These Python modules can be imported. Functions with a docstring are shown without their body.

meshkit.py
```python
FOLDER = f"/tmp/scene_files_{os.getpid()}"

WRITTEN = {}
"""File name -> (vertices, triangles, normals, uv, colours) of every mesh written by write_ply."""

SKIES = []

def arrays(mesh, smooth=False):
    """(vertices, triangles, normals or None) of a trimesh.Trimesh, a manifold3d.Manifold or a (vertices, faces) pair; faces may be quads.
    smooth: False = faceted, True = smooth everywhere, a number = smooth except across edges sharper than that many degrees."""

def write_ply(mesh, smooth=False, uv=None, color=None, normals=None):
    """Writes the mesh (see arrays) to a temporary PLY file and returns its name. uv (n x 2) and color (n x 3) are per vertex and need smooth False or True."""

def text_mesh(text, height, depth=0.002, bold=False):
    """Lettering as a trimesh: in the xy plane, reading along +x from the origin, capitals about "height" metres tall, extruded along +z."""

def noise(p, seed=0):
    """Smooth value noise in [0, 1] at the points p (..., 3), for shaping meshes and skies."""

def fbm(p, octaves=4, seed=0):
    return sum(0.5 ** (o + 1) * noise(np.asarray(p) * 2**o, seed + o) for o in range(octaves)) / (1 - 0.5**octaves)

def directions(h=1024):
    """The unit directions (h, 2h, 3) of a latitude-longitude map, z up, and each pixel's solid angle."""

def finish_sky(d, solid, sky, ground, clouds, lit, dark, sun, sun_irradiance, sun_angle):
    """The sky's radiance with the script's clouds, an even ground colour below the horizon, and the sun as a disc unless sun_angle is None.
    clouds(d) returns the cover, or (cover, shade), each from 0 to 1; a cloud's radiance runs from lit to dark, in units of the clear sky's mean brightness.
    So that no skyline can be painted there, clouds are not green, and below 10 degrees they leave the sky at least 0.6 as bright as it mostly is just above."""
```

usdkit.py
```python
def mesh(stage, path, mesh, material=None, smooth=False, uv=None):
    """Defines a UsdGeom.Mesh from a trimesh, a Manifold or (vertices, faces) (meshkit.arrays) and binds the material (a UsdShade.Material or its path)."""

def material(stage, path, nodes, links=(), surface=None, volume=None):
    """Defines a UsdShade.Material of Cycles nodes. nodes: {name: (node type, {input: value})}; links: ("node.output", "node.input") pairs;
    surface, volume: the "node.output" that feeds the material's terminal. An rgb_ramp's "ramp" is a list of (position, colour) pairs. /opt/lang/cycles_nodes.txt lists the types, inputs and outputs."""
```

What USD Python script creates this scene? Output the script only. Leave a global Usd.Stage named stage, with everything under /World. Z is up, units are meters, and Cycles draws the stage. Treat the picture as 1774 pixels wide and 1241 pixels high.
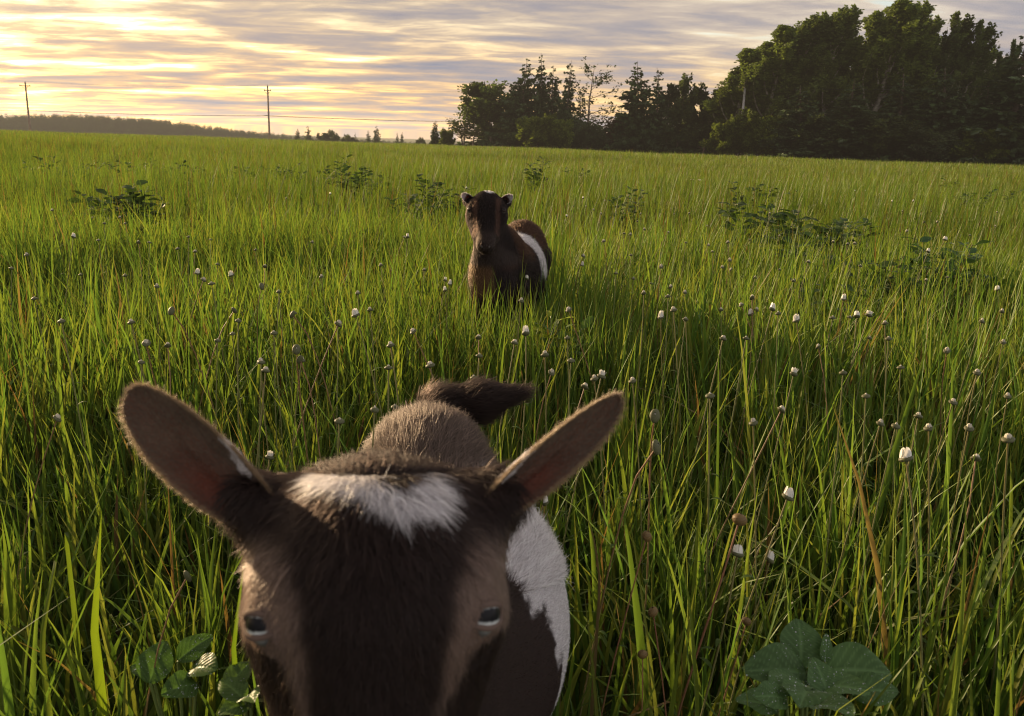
import math, zlib
import numpy as np
import trimesh
import usdkit
import meshkit
from scipy.spatial import cKDTree
from pxr import Usd, UsdGeom, UsdLux, UsdShade, Gf, Sdf, Vt

stage = Usd.Stage.CreateInMemory()
UsdGeom.SetStageUpAxis(stage, "Z")
UsdGeom.SetStageMetersPerUnit(stage, 1.0)
UsdGeom.Xform.Define(stage, "/World")
UsdGeom.Scope.Define(stage, "/World/Looks")
T = Sdf.ValueTypeNames

# ---------------------------------------------------------------- camera
FPX = 1476.0                       # focal length in pixels of the 1774 px wide photograph
PITCH = math.atan2(620.5 - 240.0, FPX)
CAM = np.array([0.0, 0.0, 0.70])
cam = UsdGeom.Camera.Define(stage, "/World/camera")
cam.CreateFocalLengthAttr(4.0)
cam.CreateHorizontalApertureAttr(4.0 * 1774 / FPX)
cam.CreateVerticalApertureAttr(4.0 * 1774 / FPX * 716 / 1024)
cam.CreateClippingRangeAttr((0.02, 20000.0))
cam.CreateFStopAttr(2.4)
cam.CreateFocusDistanceAttr(1.6)
cam.CreateExposureAttr(1.64)
cx = UsdGeom.Xformable(cam)
ROLL = math.radians(1.9)             # the phone was held a little askew: the horizon drops to the right
FW = np.array([0, math.cos(PITCH), -math.sin(PITCH)])
UP0 = np.array([0, math.sin(PITCH), math.cos(PITCH)])
RT = math.cos(ROLL) * np.array([1.0, 0, 0]) + math.sin(ROLL) * UP0
UPV = -math.sin(ROLL) * np.array([1.0, 0, 0]) + math.cos(ROLL) * UP0
cx.AddTransformOp().Set(Gf.Matrix4d(*RT, 0, *UPV, 0, *(-FW), 0, *CAM, 1))

# ---------------------------------------------------------------- sky and sun
SUN_AZ = math.radians(-47.0)       # left of the view direction (+Y)
SUN_EL = math.radians(11.5)
SUN = np.array([math.sin(SUN_AZ) * math.cos(SUN_EL), math.cos(SUN_AZ) * math.cos(SUN_EL), math.sin(SUN_EL)])

sky_nodes = {
    "tc": ("texture_coordinate", {}),
    "sky": ("sky_texture", {"sky_type": "single_scattering", "sun_disc": False, "sun_elevation": SUN_EL, "sun_rotation": SUN_AZ,
                            "altitude": 100.0, "air_density": 1.0, "aerosol_density": 2.5, "ozone_density": 1.0}),
    "sep": ("separate_xyz", {}),
    # project the direction on a flat cloud layer
    "zc": ("math", {"math_type": "maximum", "value2": 0.004}),
    "za": ("math", {"math_type": "add", "value2": 0.075}),
    "px": ("math", {"math_type": "divide"}),
    "py": ("math", {"math_type": "divide"}),
    "pv": ("combine_xyz", {"z": 3.7}),
    "map": ("mapping", {"mapping_type": "point", "location": (2.3, 7.1, 0.0), "rotation": (0, 0, -0.25), "scale": (1.35, 2.5, 1.0)}),
    "n1": ("noise_texture", {"scale": 1.0, "detail": 7.0, "roughness": 0.56, "distortion": 0.25}),
    "map2": ("mapping", {"mapping_type": "point", "location": (9.3, 1.1, 2.0), "rotation": (0, 0, 0.1), "scale": (0.36, 0.70, 1.0)}),
    "n2": ("noise_texture", {"scale": 1.0, "detail": 3.0, "roughness": 0.5}),
    "bias": ("math", {"math_type": "multiply_add", "value2": 0.50, "value3": -0.235}),
    "dens": ("math", {"math_type": "add"}),
    "cover": ("rgb_ramp", {"ramp": [(0.0, (0.10,) * 3), (0.32, (0.25,) * 3), (0.41, (0.85,) * 3), (0.52, (1.0,) * 3), (1.0, (1, 1, 1))]}),
    "thick": ("rgb_ramp", {"ramp": [(0.0, (0, 0, 0)), (0.39, (0, 0, 0)), (0.50, (0.55,) * 3), (0.60, (0.88,) * 3), (0.80, (1.15,) * 3), (1.0, (1.2,) * 3)]}),
    # closeness to the sun: clouds near it glow yellow, far ones pinkish
    "sdot": ("vector_math", {"math_type": "dot_product", "vector2": tuple(map(float, SUN))}),
    "shalf": ("math", {"math_type": "multiply_add", "value2": 0.5, "value3": 0.5}),
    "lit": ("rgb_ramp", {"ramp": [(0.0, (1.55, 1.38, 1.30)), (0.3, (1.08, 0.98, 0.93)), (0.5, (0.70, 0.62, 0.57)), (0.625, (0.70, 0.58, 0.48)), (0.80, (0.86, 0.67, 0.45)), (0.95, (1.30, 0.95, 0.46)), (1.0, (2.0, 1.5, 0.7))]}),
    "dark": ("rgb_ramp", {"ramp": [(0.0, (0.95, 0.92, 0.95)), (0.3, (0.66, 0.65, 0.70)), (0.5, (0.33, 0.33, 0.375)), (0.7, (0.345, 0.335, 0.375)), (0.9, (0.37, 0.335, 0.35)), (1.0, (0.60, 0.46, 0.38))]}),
    "low": ("rgb_ramp", {"ramp": [(0.0, (1, 1, 1)), (0.05, (0.8,) * 3), (0.12, (0, 0, 0)), (1.0, (0, 0, 0))]}),
    "warmer": ("mix_color", {"blend_type": "multiply", "fac": 1.0, "b": (1.22, 0.90, 0.42), "use_clamp": False}),
    "warm": ("mix_color", {"blend_type": "mix", "use_clamp": False}),
    "cc": ("mix_color", {"blend_type": "mix", "use_clamp": False}),
    "skys": ("mix_color", {"blend_type": "multiply", "fac": 1.0, "b": (1.0, 1.0, 1.0)}),
    "cscale": ("vector_math", {"math_type": "scale", "scale": 3.95}),
    "all": ("mix_color", {"blend_type": "mix", "use_clamp": False}),
    "bg": ("background_shader", {"strength": 0.085}),
}
sky_links = [
    ("tc.generated", "sep.vector"), ("sep.z", "zc.value1"), ("zc.value", "za.value1"),
    ("sep.x", "px.value1"), ("za.value", "px.value2"), ("sep.y", "py.value1"), ("za.value", "py.value2"),
    ("px.value", "pv.x"), ("py.value", "pv.y"), ("pv.vector", "map.vector"), ("map.vector", "n1.vector"),
    ("pv.vector", "map2.vector"), ("map2.vector", "n2.vector"), ("n2.fac", "bias.value1"),
    ("n1.fac", "dens.value1"), ("bias.value", "dens.value2"), ("dens.value", "cover.fac"), ("dens.value", "thick.fac"),
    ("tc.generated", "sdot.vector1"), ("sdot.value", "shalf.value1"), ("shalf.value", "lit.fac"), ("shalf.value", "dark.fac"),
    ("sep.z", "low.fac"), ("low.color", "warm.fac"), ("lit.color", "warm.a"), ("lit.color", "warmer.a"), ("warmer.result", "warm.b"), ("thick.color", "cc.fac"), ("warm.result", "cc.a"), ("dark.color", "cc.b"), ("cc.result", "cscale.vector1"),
    ("sky.color", "skys.a"), ("cover.color", "all.fac"), ("skys.result", "all.a"), ("cscale.vector", "all.b"), ("all.result", "bg.color"),
]
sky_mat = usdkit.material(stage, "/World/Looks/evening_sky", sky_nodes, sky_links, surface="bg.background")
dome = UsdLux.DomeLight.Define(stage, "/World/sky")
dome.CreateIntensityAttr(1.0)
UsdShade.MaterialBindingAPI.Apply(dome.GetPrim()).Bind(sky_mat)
sun = UsdLux.DistantLight.Define(stage, "/World/sun")
sun.CreateIntensityAttr(0.95)
sun.CreateAngleAttr(0.53)
sun.CreateNormalizeAttr(True)
sun.CreateColorAttr(Gf.Vec3f(1.0, 0.72, 0.42))
sx = UsdGeom.Xformable(sun)
sx.AddRotateZOp().Set(-math.degrees(SUN_AZ))
sx.AddRotateXOp().Set(-(90.0 - math.degrees(SUN_EL)))     # light travels along -z: +z of the light points at the sun

# ---------------------------------------------------------------- helpers

def ray(px, py):
    """Direction through a pixel of the photograph (depth 1 along the view axis)."""
    return FW + RT * ((px - 887.0) / FPX) + UPV * ((620.5 - py) / FPX)


def at_depth(px, py, d):
    return CAM + d * ray(px, py)


def at_range(px, Y):
    """X of a column at ground distance Y (for things near the horizon)."""
    r = ray(px, 240.0)
    return r[0] / r[1] * Y


def smooth01(t):
    t = np.clip(t, 0, 1)
    return t * t * (3 - 2 * t)


def ground_z(x, y):
    x, y = np.asarray(x, float), np.asarray(y, float)
    r = np.hypot(x, y)
    z = -0.007 * np.clip(y, -60, 130)
    und = (np.sin(x * 0.21 + 1.3) * np.cos(y * 0.13 + 0.4) + 0.6 * np.sin(x * 0.083 - y * 0.11)) * 0.09
    z = z + und * smooth01((r - 6) / 20) * (1 - smooth01((r - 120) / 60))
    drop = 5.0 * smooth01((y - 120) / 120)
    return z - drop


def on_ground(px, py, h):
    """Point of the layer h metres above the ground that the pixel shows."""
    d = ray(px, py)
    s = 0.3
    for _ in range(4000):
        p = CAM + s * d
        if p[2] <= ground_z(p[0], p[1]) + h:
            break
        s *= 1.004
    return CAM + s * d


names = {}


def numbered(parent, name):
    k = (parent, name)
    n = names.get(k, 0)
    names[k] = n + 1
    return f"{parent}/{name}" + (f"_{n:03d}" if n else "")


def tag(prim, label=None, category=None, group=None, kind=None):
    p = prim.GetPrim() if hasattr(prim, "GetPrim") else prim
    for k, v in (("label", label), ("category", category), ("group", group), ("kind", kind)):
        if v:
            p.SetCustomDataByKey(k, v)
    return p


def path_of(parent):
    if parent is None:
        return "/World"
    return str(parent.GetPath()) if hasattr(parent, "GetPath") else str(parent)


def obj(name, m, mat, parent=None, smooth=False, colors=None):
    p = numbered(path_of(parent), name)
    g = usdkit.mesh(stage, p, m, mat, smooth=smooth)
    if colors is not None:
        UsdGeom.PrimvarsAPI(g).CreatePrimvar("displayColor", T.Color3fArray, "vertex").Set(Vt.Vec3fArray.FromNumpy(np.asarray(colors, np.float32)))
    return g


def thing(name, label, category, loc=(0, 0, 0), rotz=0.0, scale=1.0, group=None, parent=None):
    x = UsdGeom.Xform.Define(stage, numbered("/World", name))
    x.AddTranslateOp().Set(Gf.Vec3d(*map(float, loc)))
    x.AddRotateZOp().Set(float(rotz))
    if np.ndim(scale) or scale != 1.0:
        s = (scale,) * 3 if np.ndim(scale) == 0 else scale
        x.AddScaleOp().Set(Gf.Vec3f(*map(float, s)))
    tag(x, label, category, group)
    return x


def copy_of(proto, name, label, category, loc, rotz=0.0, scale=1.0, group=None):
    x = thing(name, label, category, loc, rotz, scale, group)
    x.GetPrim().GetReferences().AddInternalReference(proto.GetPath())
    x.GetPrim().SetInstanceable(True)
    return x


def proto_root(name):
    p = stage.CreateClassPrim(numbered("/World", name + "_pattern"))
    return p


def merge(parts):
    """(v, f, c) triples into one."""
    V, F, C, n = [], [], [], 0
    for v, f, c in parts:
        V.append(v); F.append(f + n); C.append(np.broadcast_to(c, (len(v), 3))); n += len(v)
    return np.vstack(V), np.vstack(F), np.vstack(C)


def tube(points, radii, sides=6, cap=True):
    p = np.asarray(points, float)
    r = np.broadcast_to(np.asarray(radii, float), (len(p),))
    t = np.gradient(p, axis=0)
    t /= np.linalg.norm(t, axis=1, keepdims=True) + 1e-12
    ref = np.array([0, 0, 1.0]) if abs(t[:, 2]).mean() < 0.9 else np.array([1.0, 0, 0])
    a = np.cross(t, ref); a /= np.linalg.norm(a, axis=1, keepdims=True) + 1e-12
    b = np.cross(t, a)
    ang = np.arange(sides) * 2 * np.pi / sides
    v = p[:, None] + r[:, None, None] * (np.cos(ang)[None, :, None] * a[:, None] + np.sin(ang)[None, :, None] * b[:, None])
    i, j = np.meshgrid(np.arange(len(p) - 1), np.arange(sides), indexing="ij")
    q = np.stack([i * sides + j, (i + 1) * sides + j, (i + 1) * sides + (j + 1) % sides, i * sides + (j + 1) % sides], -1).reshape(-1, 4)
    f = np.vstack([q[:, [0, 1, 2]], q[:, [0, 2, 3]]])
    v = v.reshape(-1, 3)
    if cap:
        n = len(v)
        v = np.vstack([v, p[:1], p[-1:]])
        k = np.arange(sides)
        f = np.vstack([f, np.stack([np.full(sides, n), k, (k + 1) % sides], 1),
                       np.stack([np.full(sides, n + 1), (len(p) - 1) * sides + (k + 1) % sides, (len(p) - 1) * sides + k], 1)])
    return v, f


def leaf_material(path, rough=0.45, trans=0.45, spec=0.5, tint=None, var=(0.85, 1.15), noise_scale=0.9):
    """Diffuse + translucent leaf whose colour comes from the mesh, varied slowly over the field and from leaf to leaf."""
    nodes = {
        "a": ("attribute", {"attribute": "displayColor"}),
        "g": ("geometry", {}),
        "n": ("noise_texture", {"scale": noise_scale, "detail": 2.0}),
        "r": ("rgb_ramp", {"ramp": [(0.3, (var[0] * 1.02, var[0], var[0] * 0.9)), (0.7, (var[1], var[1], var[1]))]}),
        "m": ("mix_color", {"blend_type": "multiply", "fac": 1.0, "use_clamp": False}),
        "tr": ("mix_color", {"blend_type": "multiply", "fac": 1.0, "b": tint or (1.12, 1.12, 0.55), "use_clamp": False}),
        "d": ("diffuse_bsdf", {}),
        "t": ("translucent_bsdf", {}),
        "mx": ("mix_closure", {"fac": trans}),
        "gl": ("glossy_bsdf", {"color": (1, 1, 1), "roughness": rough}),
        "fr": ("fresnel", {"IOR": 1.35}),
        "fm": ("math", {"math_type": "multiply", "value2": spec}),
        "o": ("mix_closure", {}),
    }
    links = [("g.position", "n.vector"), ("n.fac", "r.fac"), ("a.color", "m.a"), ("r.color", "m.b"), ("m.result", "d.color"), ("m.result", "tr.a"), ("tr.result", "t.color"),
             ("d.BSDF", "mx.closure1"), ("t.BSDF", "mx.closure2"), ("fr.fac", "fm.value1"), ("fm.value", "o.fac"), ("mx.closure", "o.closure1"), ("gl.BSDF", "o.closure2")]
    return usdkit.material(stage, path, nodes, links, surface="o.closure")


def plain(path, color, rough=0.7, spec=0.3, noise=0.0, nscale=20.0):
    nodes = {"p": ("principled_bsdf", {"base_color": color, "roughness": rough, "specular_ior_level": spec})}
    links = []
    if noise:
        lo, hi = tuple(c * (1 - noise) for c in color), tuple(min(1, c * (1 + noise)) for c in color)
        nodes |= {"tc": ("texture_coordinate", {}), "n": ("noise_texture", {"scale": nscale, "detail": 4.0}), "r": ("rgb_ramp", {"ramp": [(0.3, lo), (0.7, hi)]})}
        links = [("tc.object", "n.vector"), ("n.fac", "r.fac"), ("r.color", "p.base_color")]
    return usdkit.material(stage, path, nodes, links, surface="p.BSDF")


def vertex_material(path, rough=0.7, spec=0.3):
    return usdkit.material(stage, path, {"a": ("attribute", {"attribute": "displayColor"}), "p": ("principled_bsdf", {"roughness": rough, "specular_ior_level": spec})},
                           [("a.color", "p.base_color")], surface="p.BSDF")


L = "/World/Looks/"
M_GRASS = leaf_material(L + "grass_blades", rough=0.55, trans=0.50, spec=0.035, var=(0.80, 1.12), noise_scale=0.35)
M_WEED = leaf_material(L + "weed_leaves", rough=0.5, trans=0.30, spec=0.15, tint=(1.1, 1.2, 0.5))
M_TREE = leaf_material(L + "tree_leaves", rough=0.6, trans=0.45, spec=0.02, tint=(1.15, 1.15, 0.6), noise_scale=0.25)
M_NEEDLE = leaf_material(L + "spruce_needles", rough=0.7, trans=0.15, spec=0.03, noise_scale=0.3)
M_BARK = plain(L + "bark", (0.09, 0.07, 0.055), 0.9, 0.1, 0.4, 6.0)
M_PALEBARK = plain(L + "pale_bark", (0.20, 0.18, 0.14), 0.85, 0.1, 0.4, 6.0)
M_STEM = vertex_material(L + "plant_stem", 0.6, 0.3)
# ---------------------------------------------------------------- ground
def make_ground():
    rr = np.concatenate([[0.0], np.geomspace(0.6, 1500, 130)])
    th = np.linspace(0, 2 * np.pi, 181)[:-1]
    x = (rr[:, None] * np.sin(th)).ravel(); y = (rr[:, None] * np.cos(th)).ravel()
    v = np.stack([x, y, ground_z(x, y)], 1)
    n = len(th)
    i, j = np.meshgrid(np.arange(len(rr) - 1), np.arange(n), indexing="ij")
    q = np.stack([i * n + j, (i + 1) * n + j, (i + 1) * n + (j + 1) % n, i * n + (j + 1) % n], -1).reshape(-1, 4)
    f = np.vstack([q[:, [0, 2, 1]], q[:, [0, 3, 2]]])
    f = f[(np.linalg.norm(np.cross(v[f[:, 1]] - v[f[:, 0]], v[f[:, 2]] - v[f[:, 0]]), axis=1) > 1e-9)]
    nodes = {"g": ("geometry", {}), "n": ("noise_texture", {"scale": 2.2, "detail": 8.0, "roughness": 0.65}),
             "r": ("rgb_ramp", {"ramp": [(0.3, (0.030, 0.034, 0.010)), (0.55, (0.045, 0.062, 0.014)), (0.75, (0.075, 0.085, 0.022))]}),
             "b": ("bump", {"strength": 0.8, "distance": 0.05}),
             "p": ("principled_bsdf", {"roughness": 0.95, "specular_ior_level": 0.1})}
    m = usdkit.material(stage, L + "field_soil", nodes, [("g.position", "n.vector"), ("n.fac", "r.fac"), ("r.color", "p.base_color"), ("n.fac", "b.height"), ("b.normal", "p.normal")], surface="p.BSDF")
    g = obj("ground", (v, f), m, smooth=True)
    tag(g, "gently tilted hay field ground under the tall grass", "ground", kind="structure")


make_ground()


def hill_z(x, y):
    """Low wooded ridge beyond the field, higher at the left."""
    ridge = 5.8 * (1 - smooth01((x + 190) / 95)) + 0.9
    ridge = ridge + 0.7 * np.sin(x * 0.021) + 0.6 * np.sin(x * 0.057 + 1)
    t = (y - 430) / 190.0
    t = np.where(t < 0, t * 2.6, t)
    return -8.0 + (ridge + 1.5) * np.exp(-t * t * 2.2)


def make_hills():
    xs = np.linspace(-900, 900, 181); ys = np.linspace(260, 900, 50)
    X, Y = np.meshgrid(xs, ys, indexing="ij")
    Z = hill_z(X, Y) - 0.6
    edge = np.maximum(smooth01((300 - Y) / 40), smooth01((Y - 800) / 100))
    Z = Z - 6 * edge
    v = np.stack([X.ravel(), Y.ravel(), Z.ravel()], 1)
    n = len(ys)
    i, j = np.meshgrid(np.arange(len(xs) - 1), np.arange(n - 1), indexing="ij")
    q = np.stack([i * n + j, (i + 1) * n + j, (i + 1) * n + j + 1, i * n + j + 1], -1).reshape(-1, 4)
    f = np.vstack([q[:, [0, 1, 2]], q[:, [0, 2, 3]]])
    m = usdkit.material(stage, L + "hill_meadow", {"g": ("geometry", {}), "n": ("noise_texture", {"scale": 0.06, "detail": 5.0}), "r": ("rgb_ramp", {"ramp": [(0.35, (0.015, 0.024, 0.010)), (0.65, (0.03, 0.042, 0.015))]}),
                        "p": ("principled_bsdf", {"roughness": 0.95, "specular_ior_level": 0.05})}, [("g.position", "n.vector"), ("n.fac", "r.fac"), ("r.color", "p.base_color")], surface="p.BSDF")
    tag(obj("hills", (v, f), m, smooth=True), "low dark wooded ridge on the far horizon, higher at the left", "hill", kind="structure")


make_hills()


def make_haze():
    """Thin evening air over the field: one closed box round the camera and the whole scene."""
    b = trimesh.creation.box([3400, 3400, 70.0])
    b.apply_translation([0, 0, 24.0 - 35.0])
    m = usdkit.material(stage, L + "evening_air", {"v": ("principled_volume", {"color": (0.93, 0.94, 1.0), "density": HAZE, "anisotropy": 0.25})}, volume="v.volume")
    tag(obj("haze", (np.array(b.vertices), np.array(b.faces)), m), "thin warm evening haze over the field", "haze", kind="stuff")


HAZE = 0.00016
make_haze()

# ---------------------------------------------------------------- grass
GREENS = np.array([[0.096, 0.165, 0.032], [0.118, 0.185, 0.034], [0.140, 0.195, 0.036], [0.076, 0.145, 0.030], [0.160, 0.190, 0.042]])
DRY = np.array([[0.17, 0.125, 0.055], [0.13, 0.085, 0.040]])


def blades(rng, base, length, width, segs=5, fold=False, lean=0.11, curl=0.14, dry=0.03, floppy_share=0.08):
    """Many grass blades as one mesh: (vertices, faces, colours)."""
    n = len(base)
    az = rng.uniform(0, 2 * np.pi, n)
    d = np.stack([np.cos(az), np.sin(az), np.zeros(n)], 1)
    a = np.abs(rng.normal(0, lean, n)); c = np.abs(rng.normal(0, curl, n)) + 0.02
    floppy = rng.random(n) < floppy_share
    c[floppy] += rng.uniform(0.35, 0.8, floppy.sum())
    turn = az + np.pi / 2 + rng.normal(0, 0.5, n)
    t = np.linspace(0, 1, segs + 1)
    wd = np.stack([np.cos(turn), np.sin(turn), np.zeros(n)], 1)
    up = np.array([0, 0, 1.0])
    ll = length[:, None]
    ctr = base[:, None] + d[:, None] * (ll * (a[:, None] * t + c[:, None] * t ** 2.4))[..., None] + up * (ll * (t - 0.42 * (c[:, None] ** 1.5) * t ** 2.6))[..., None]
    prof = np.minimum(0.55 + 1.2 * t, 1.0) * (1 - t ** 2.2)
    hw = 0.5 * width[:, None] * prof
    twist = rng.normal(0, 0.6, n)[:, None] * t
    side = wd[:, None] * np.cos(twist)[..., None] + np.cross(wd, up)[:, None] * np.sin(twist)[..., None]
    off = side * hw[..., None]
    if fold:
        nrm = np.cross(side, up)
        mid = ctr + nrm * (hw * 0.55)[..., None]
        rows = np.stack([ctr - off, mid, ctr + off], 2)
        k = 3
    else:
        rows = np.stack([ctr - off, ctr + off], 2)
        k = 2
    v = rows.reshape(n, -1, 3)
    per = (segs + 1) * k
    f = []
    for s in range(segs):
        for m in range(k - 1):
            i0 = s * k + m
            if s == segs - 1:
                f += [[i0, i0 + 1, s * k + 2 * k - 1]]
            else:
                f += [[i0, i0 + 1, i0 + k + 1], [i0, i0 + k + 1, i0 + k]]
    f = (np.array(f)[None] + (np.arange(n) * per)[:, None, None]).reshape(-1, 3)
    col = GREENS[rng.integers(0, len(GREENS), n)] * rng.uniform(0.75, 1.25, (n, 1))
    isdry = rng.random(n) < dry
    col[isdry] = DRY[rng.integers(0, 2, isdry.sum())]
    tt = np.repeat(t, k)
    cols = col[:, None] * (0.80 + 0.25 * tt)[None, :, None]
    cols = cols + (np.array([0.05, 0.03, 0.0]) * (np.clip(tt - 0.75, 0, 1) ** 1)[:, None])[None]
    return v.reshape(-1, 3), f, cols.reshape(-1, 3)


grass = UsdGeom.Xform.Define(stage, "/World/grass")
tag(grass, "tall green hay grass covering the whole field", "grass", kind="stuff")


def in_goat(x, y):
    """Ground that the two kids stand on or that lies between the camera and the near one."""
    near = ((np.abs(x + 0.075) < 0.105) & (y > 0.30) & (y < 0.92)) | ((np.hypot(x + 0.07, (y - 0.33) * 0.9) < 0.16))
    far = (((x + 0.012) / 0.075) ** 2 + ((y - 2.42) / 0.26) ** 2 < 1)
    return near | far


def near_grass():
    rng = np.random.default_rng(11)
    n = 120000
    y = np.sqrt(rng.uniform(0.36 ** 2, 4.3 ** 2, n))
    lo, hi = -0.66 * y - 0.25 - 1.6, 0.66 * y + 1.0
    x = rng.uniform(-5.0, 4.0, n)
    keep = (x > lo) & (x < hi) & ~in_goat(x, y)
    keep &= ((x > -0.66 * y - 0.4) & (x < 0.66 * y + 0.35)) | (rng.random(n) < 0.55)
    x, y = x[keep], y[keep]
    # tussocks: pull blades together a little
    tx = rng.uniform(-5, 4.0, 1600); ty = rng.uniform(0.3, 4.4, 1600)
    dd, k = cKDTree(np.stack([tx, ty], 1)).query(np.stack([x, y], 1))
    pull = np.where(rng.random(len(x)) < 0.55, rng.uniform(0.3, 0.85, len(x)), 0)
    x2, y2 = x + (tx[k] - x) * pull, y + (ty[k] - y) * pull
    ok = ~in_goat(x2, y2) & (y2 > 0.36)
    x, y = x2[ok], y2[ok]
    n = len(x)
    hgt = meshkit.noise(np.stack([x * 1.7, y * 1.7, np.zeros(n)], 1), 3)
    ln = (0.20 + 0.14 * hgt) * rng.lognormal(0, 0.24, n)
    ln = np.clip(ln, 0.08, 0.46)
    ln *= np.where(y < 0.75, 0.80 + 0.2 * smooth01((y - 0.4) / 0.35), 1.0)
    wd = rng.uniform(0.0040, 0.0092, n) * np.where(rng.random(n) < 0.18, 1.5, 1.0)
    b = np.stack([x, y, ground_z(x, y) - 0.005], 1)
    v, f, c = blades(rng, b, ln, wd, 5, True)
    g = obj("near_blades", (v, f), M_GRASS, grass, smooth=True, colors=c)
    tag(g, kind="stuff")
    # taller blades standing in front of the second kid
    m = 1500
    x = rng.uniform(-0.30, 0.28, m); y = rng.uniform(1.72, 2.12, m)
    b = np.stack([x, y, ground_z(x, y) - 0.005], 1)
    v, f, c = blades(rng, b, rng.uniform(0.22, 0.41, m), rng.uniform(0.004, 0.0085, m), 5, True, lean=0.09, curl=0.12)
    tag(obj("near_blades", (v, f), M_GRASS, grass, smooth=True, colors=c), kind="stuff")
    # thin brown flowering stalks among the leaves
    m = 2600
    y = np.sqrt(rng.uniform(0.6 ** 2, 6.0 ** 2, m)); x = rng.uniform(-0.75, 0.75, m) * (y + 0.3)
    k = ~in_goat(x, y) & ((x > -0.1 * y) | (rng.random(m) < 0.5)); x, y = x[k], y[k]; m = len(x)
    b = np.stack([x, y, ground_z(x, y) - 0.005], 1)
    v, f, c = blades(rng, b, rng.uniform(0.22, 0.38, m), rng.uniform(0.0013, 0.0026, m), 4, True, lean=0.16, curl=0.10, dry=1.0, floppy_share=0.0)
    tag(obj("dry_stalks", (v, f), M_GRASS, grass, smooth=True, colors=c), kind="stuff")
    # short undergrowth between the tall blades
    m = 85000
    y = np.sqrt(rng.uniform(0.36 ** 2, 3.4 ** 2, m)); x = rng.uniform(-3.0, 3.0, m)
    k = (np.abs(x) < 0.68 * y + 0.55) & ~in_goat(x, y)
    x, y = x[k], y[k]; m = len(x)
    b = np.stack([x, y, ground_z(x, y) - 0.005], 1)
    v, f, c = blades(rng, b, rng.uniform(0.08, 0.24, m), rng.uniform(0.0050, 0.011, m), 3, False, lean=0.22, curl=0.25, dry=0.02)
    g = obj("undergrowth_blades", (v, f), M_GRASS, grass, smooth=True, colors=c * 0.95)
    tag(g, kind="stuff")


near_grass()


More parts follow.
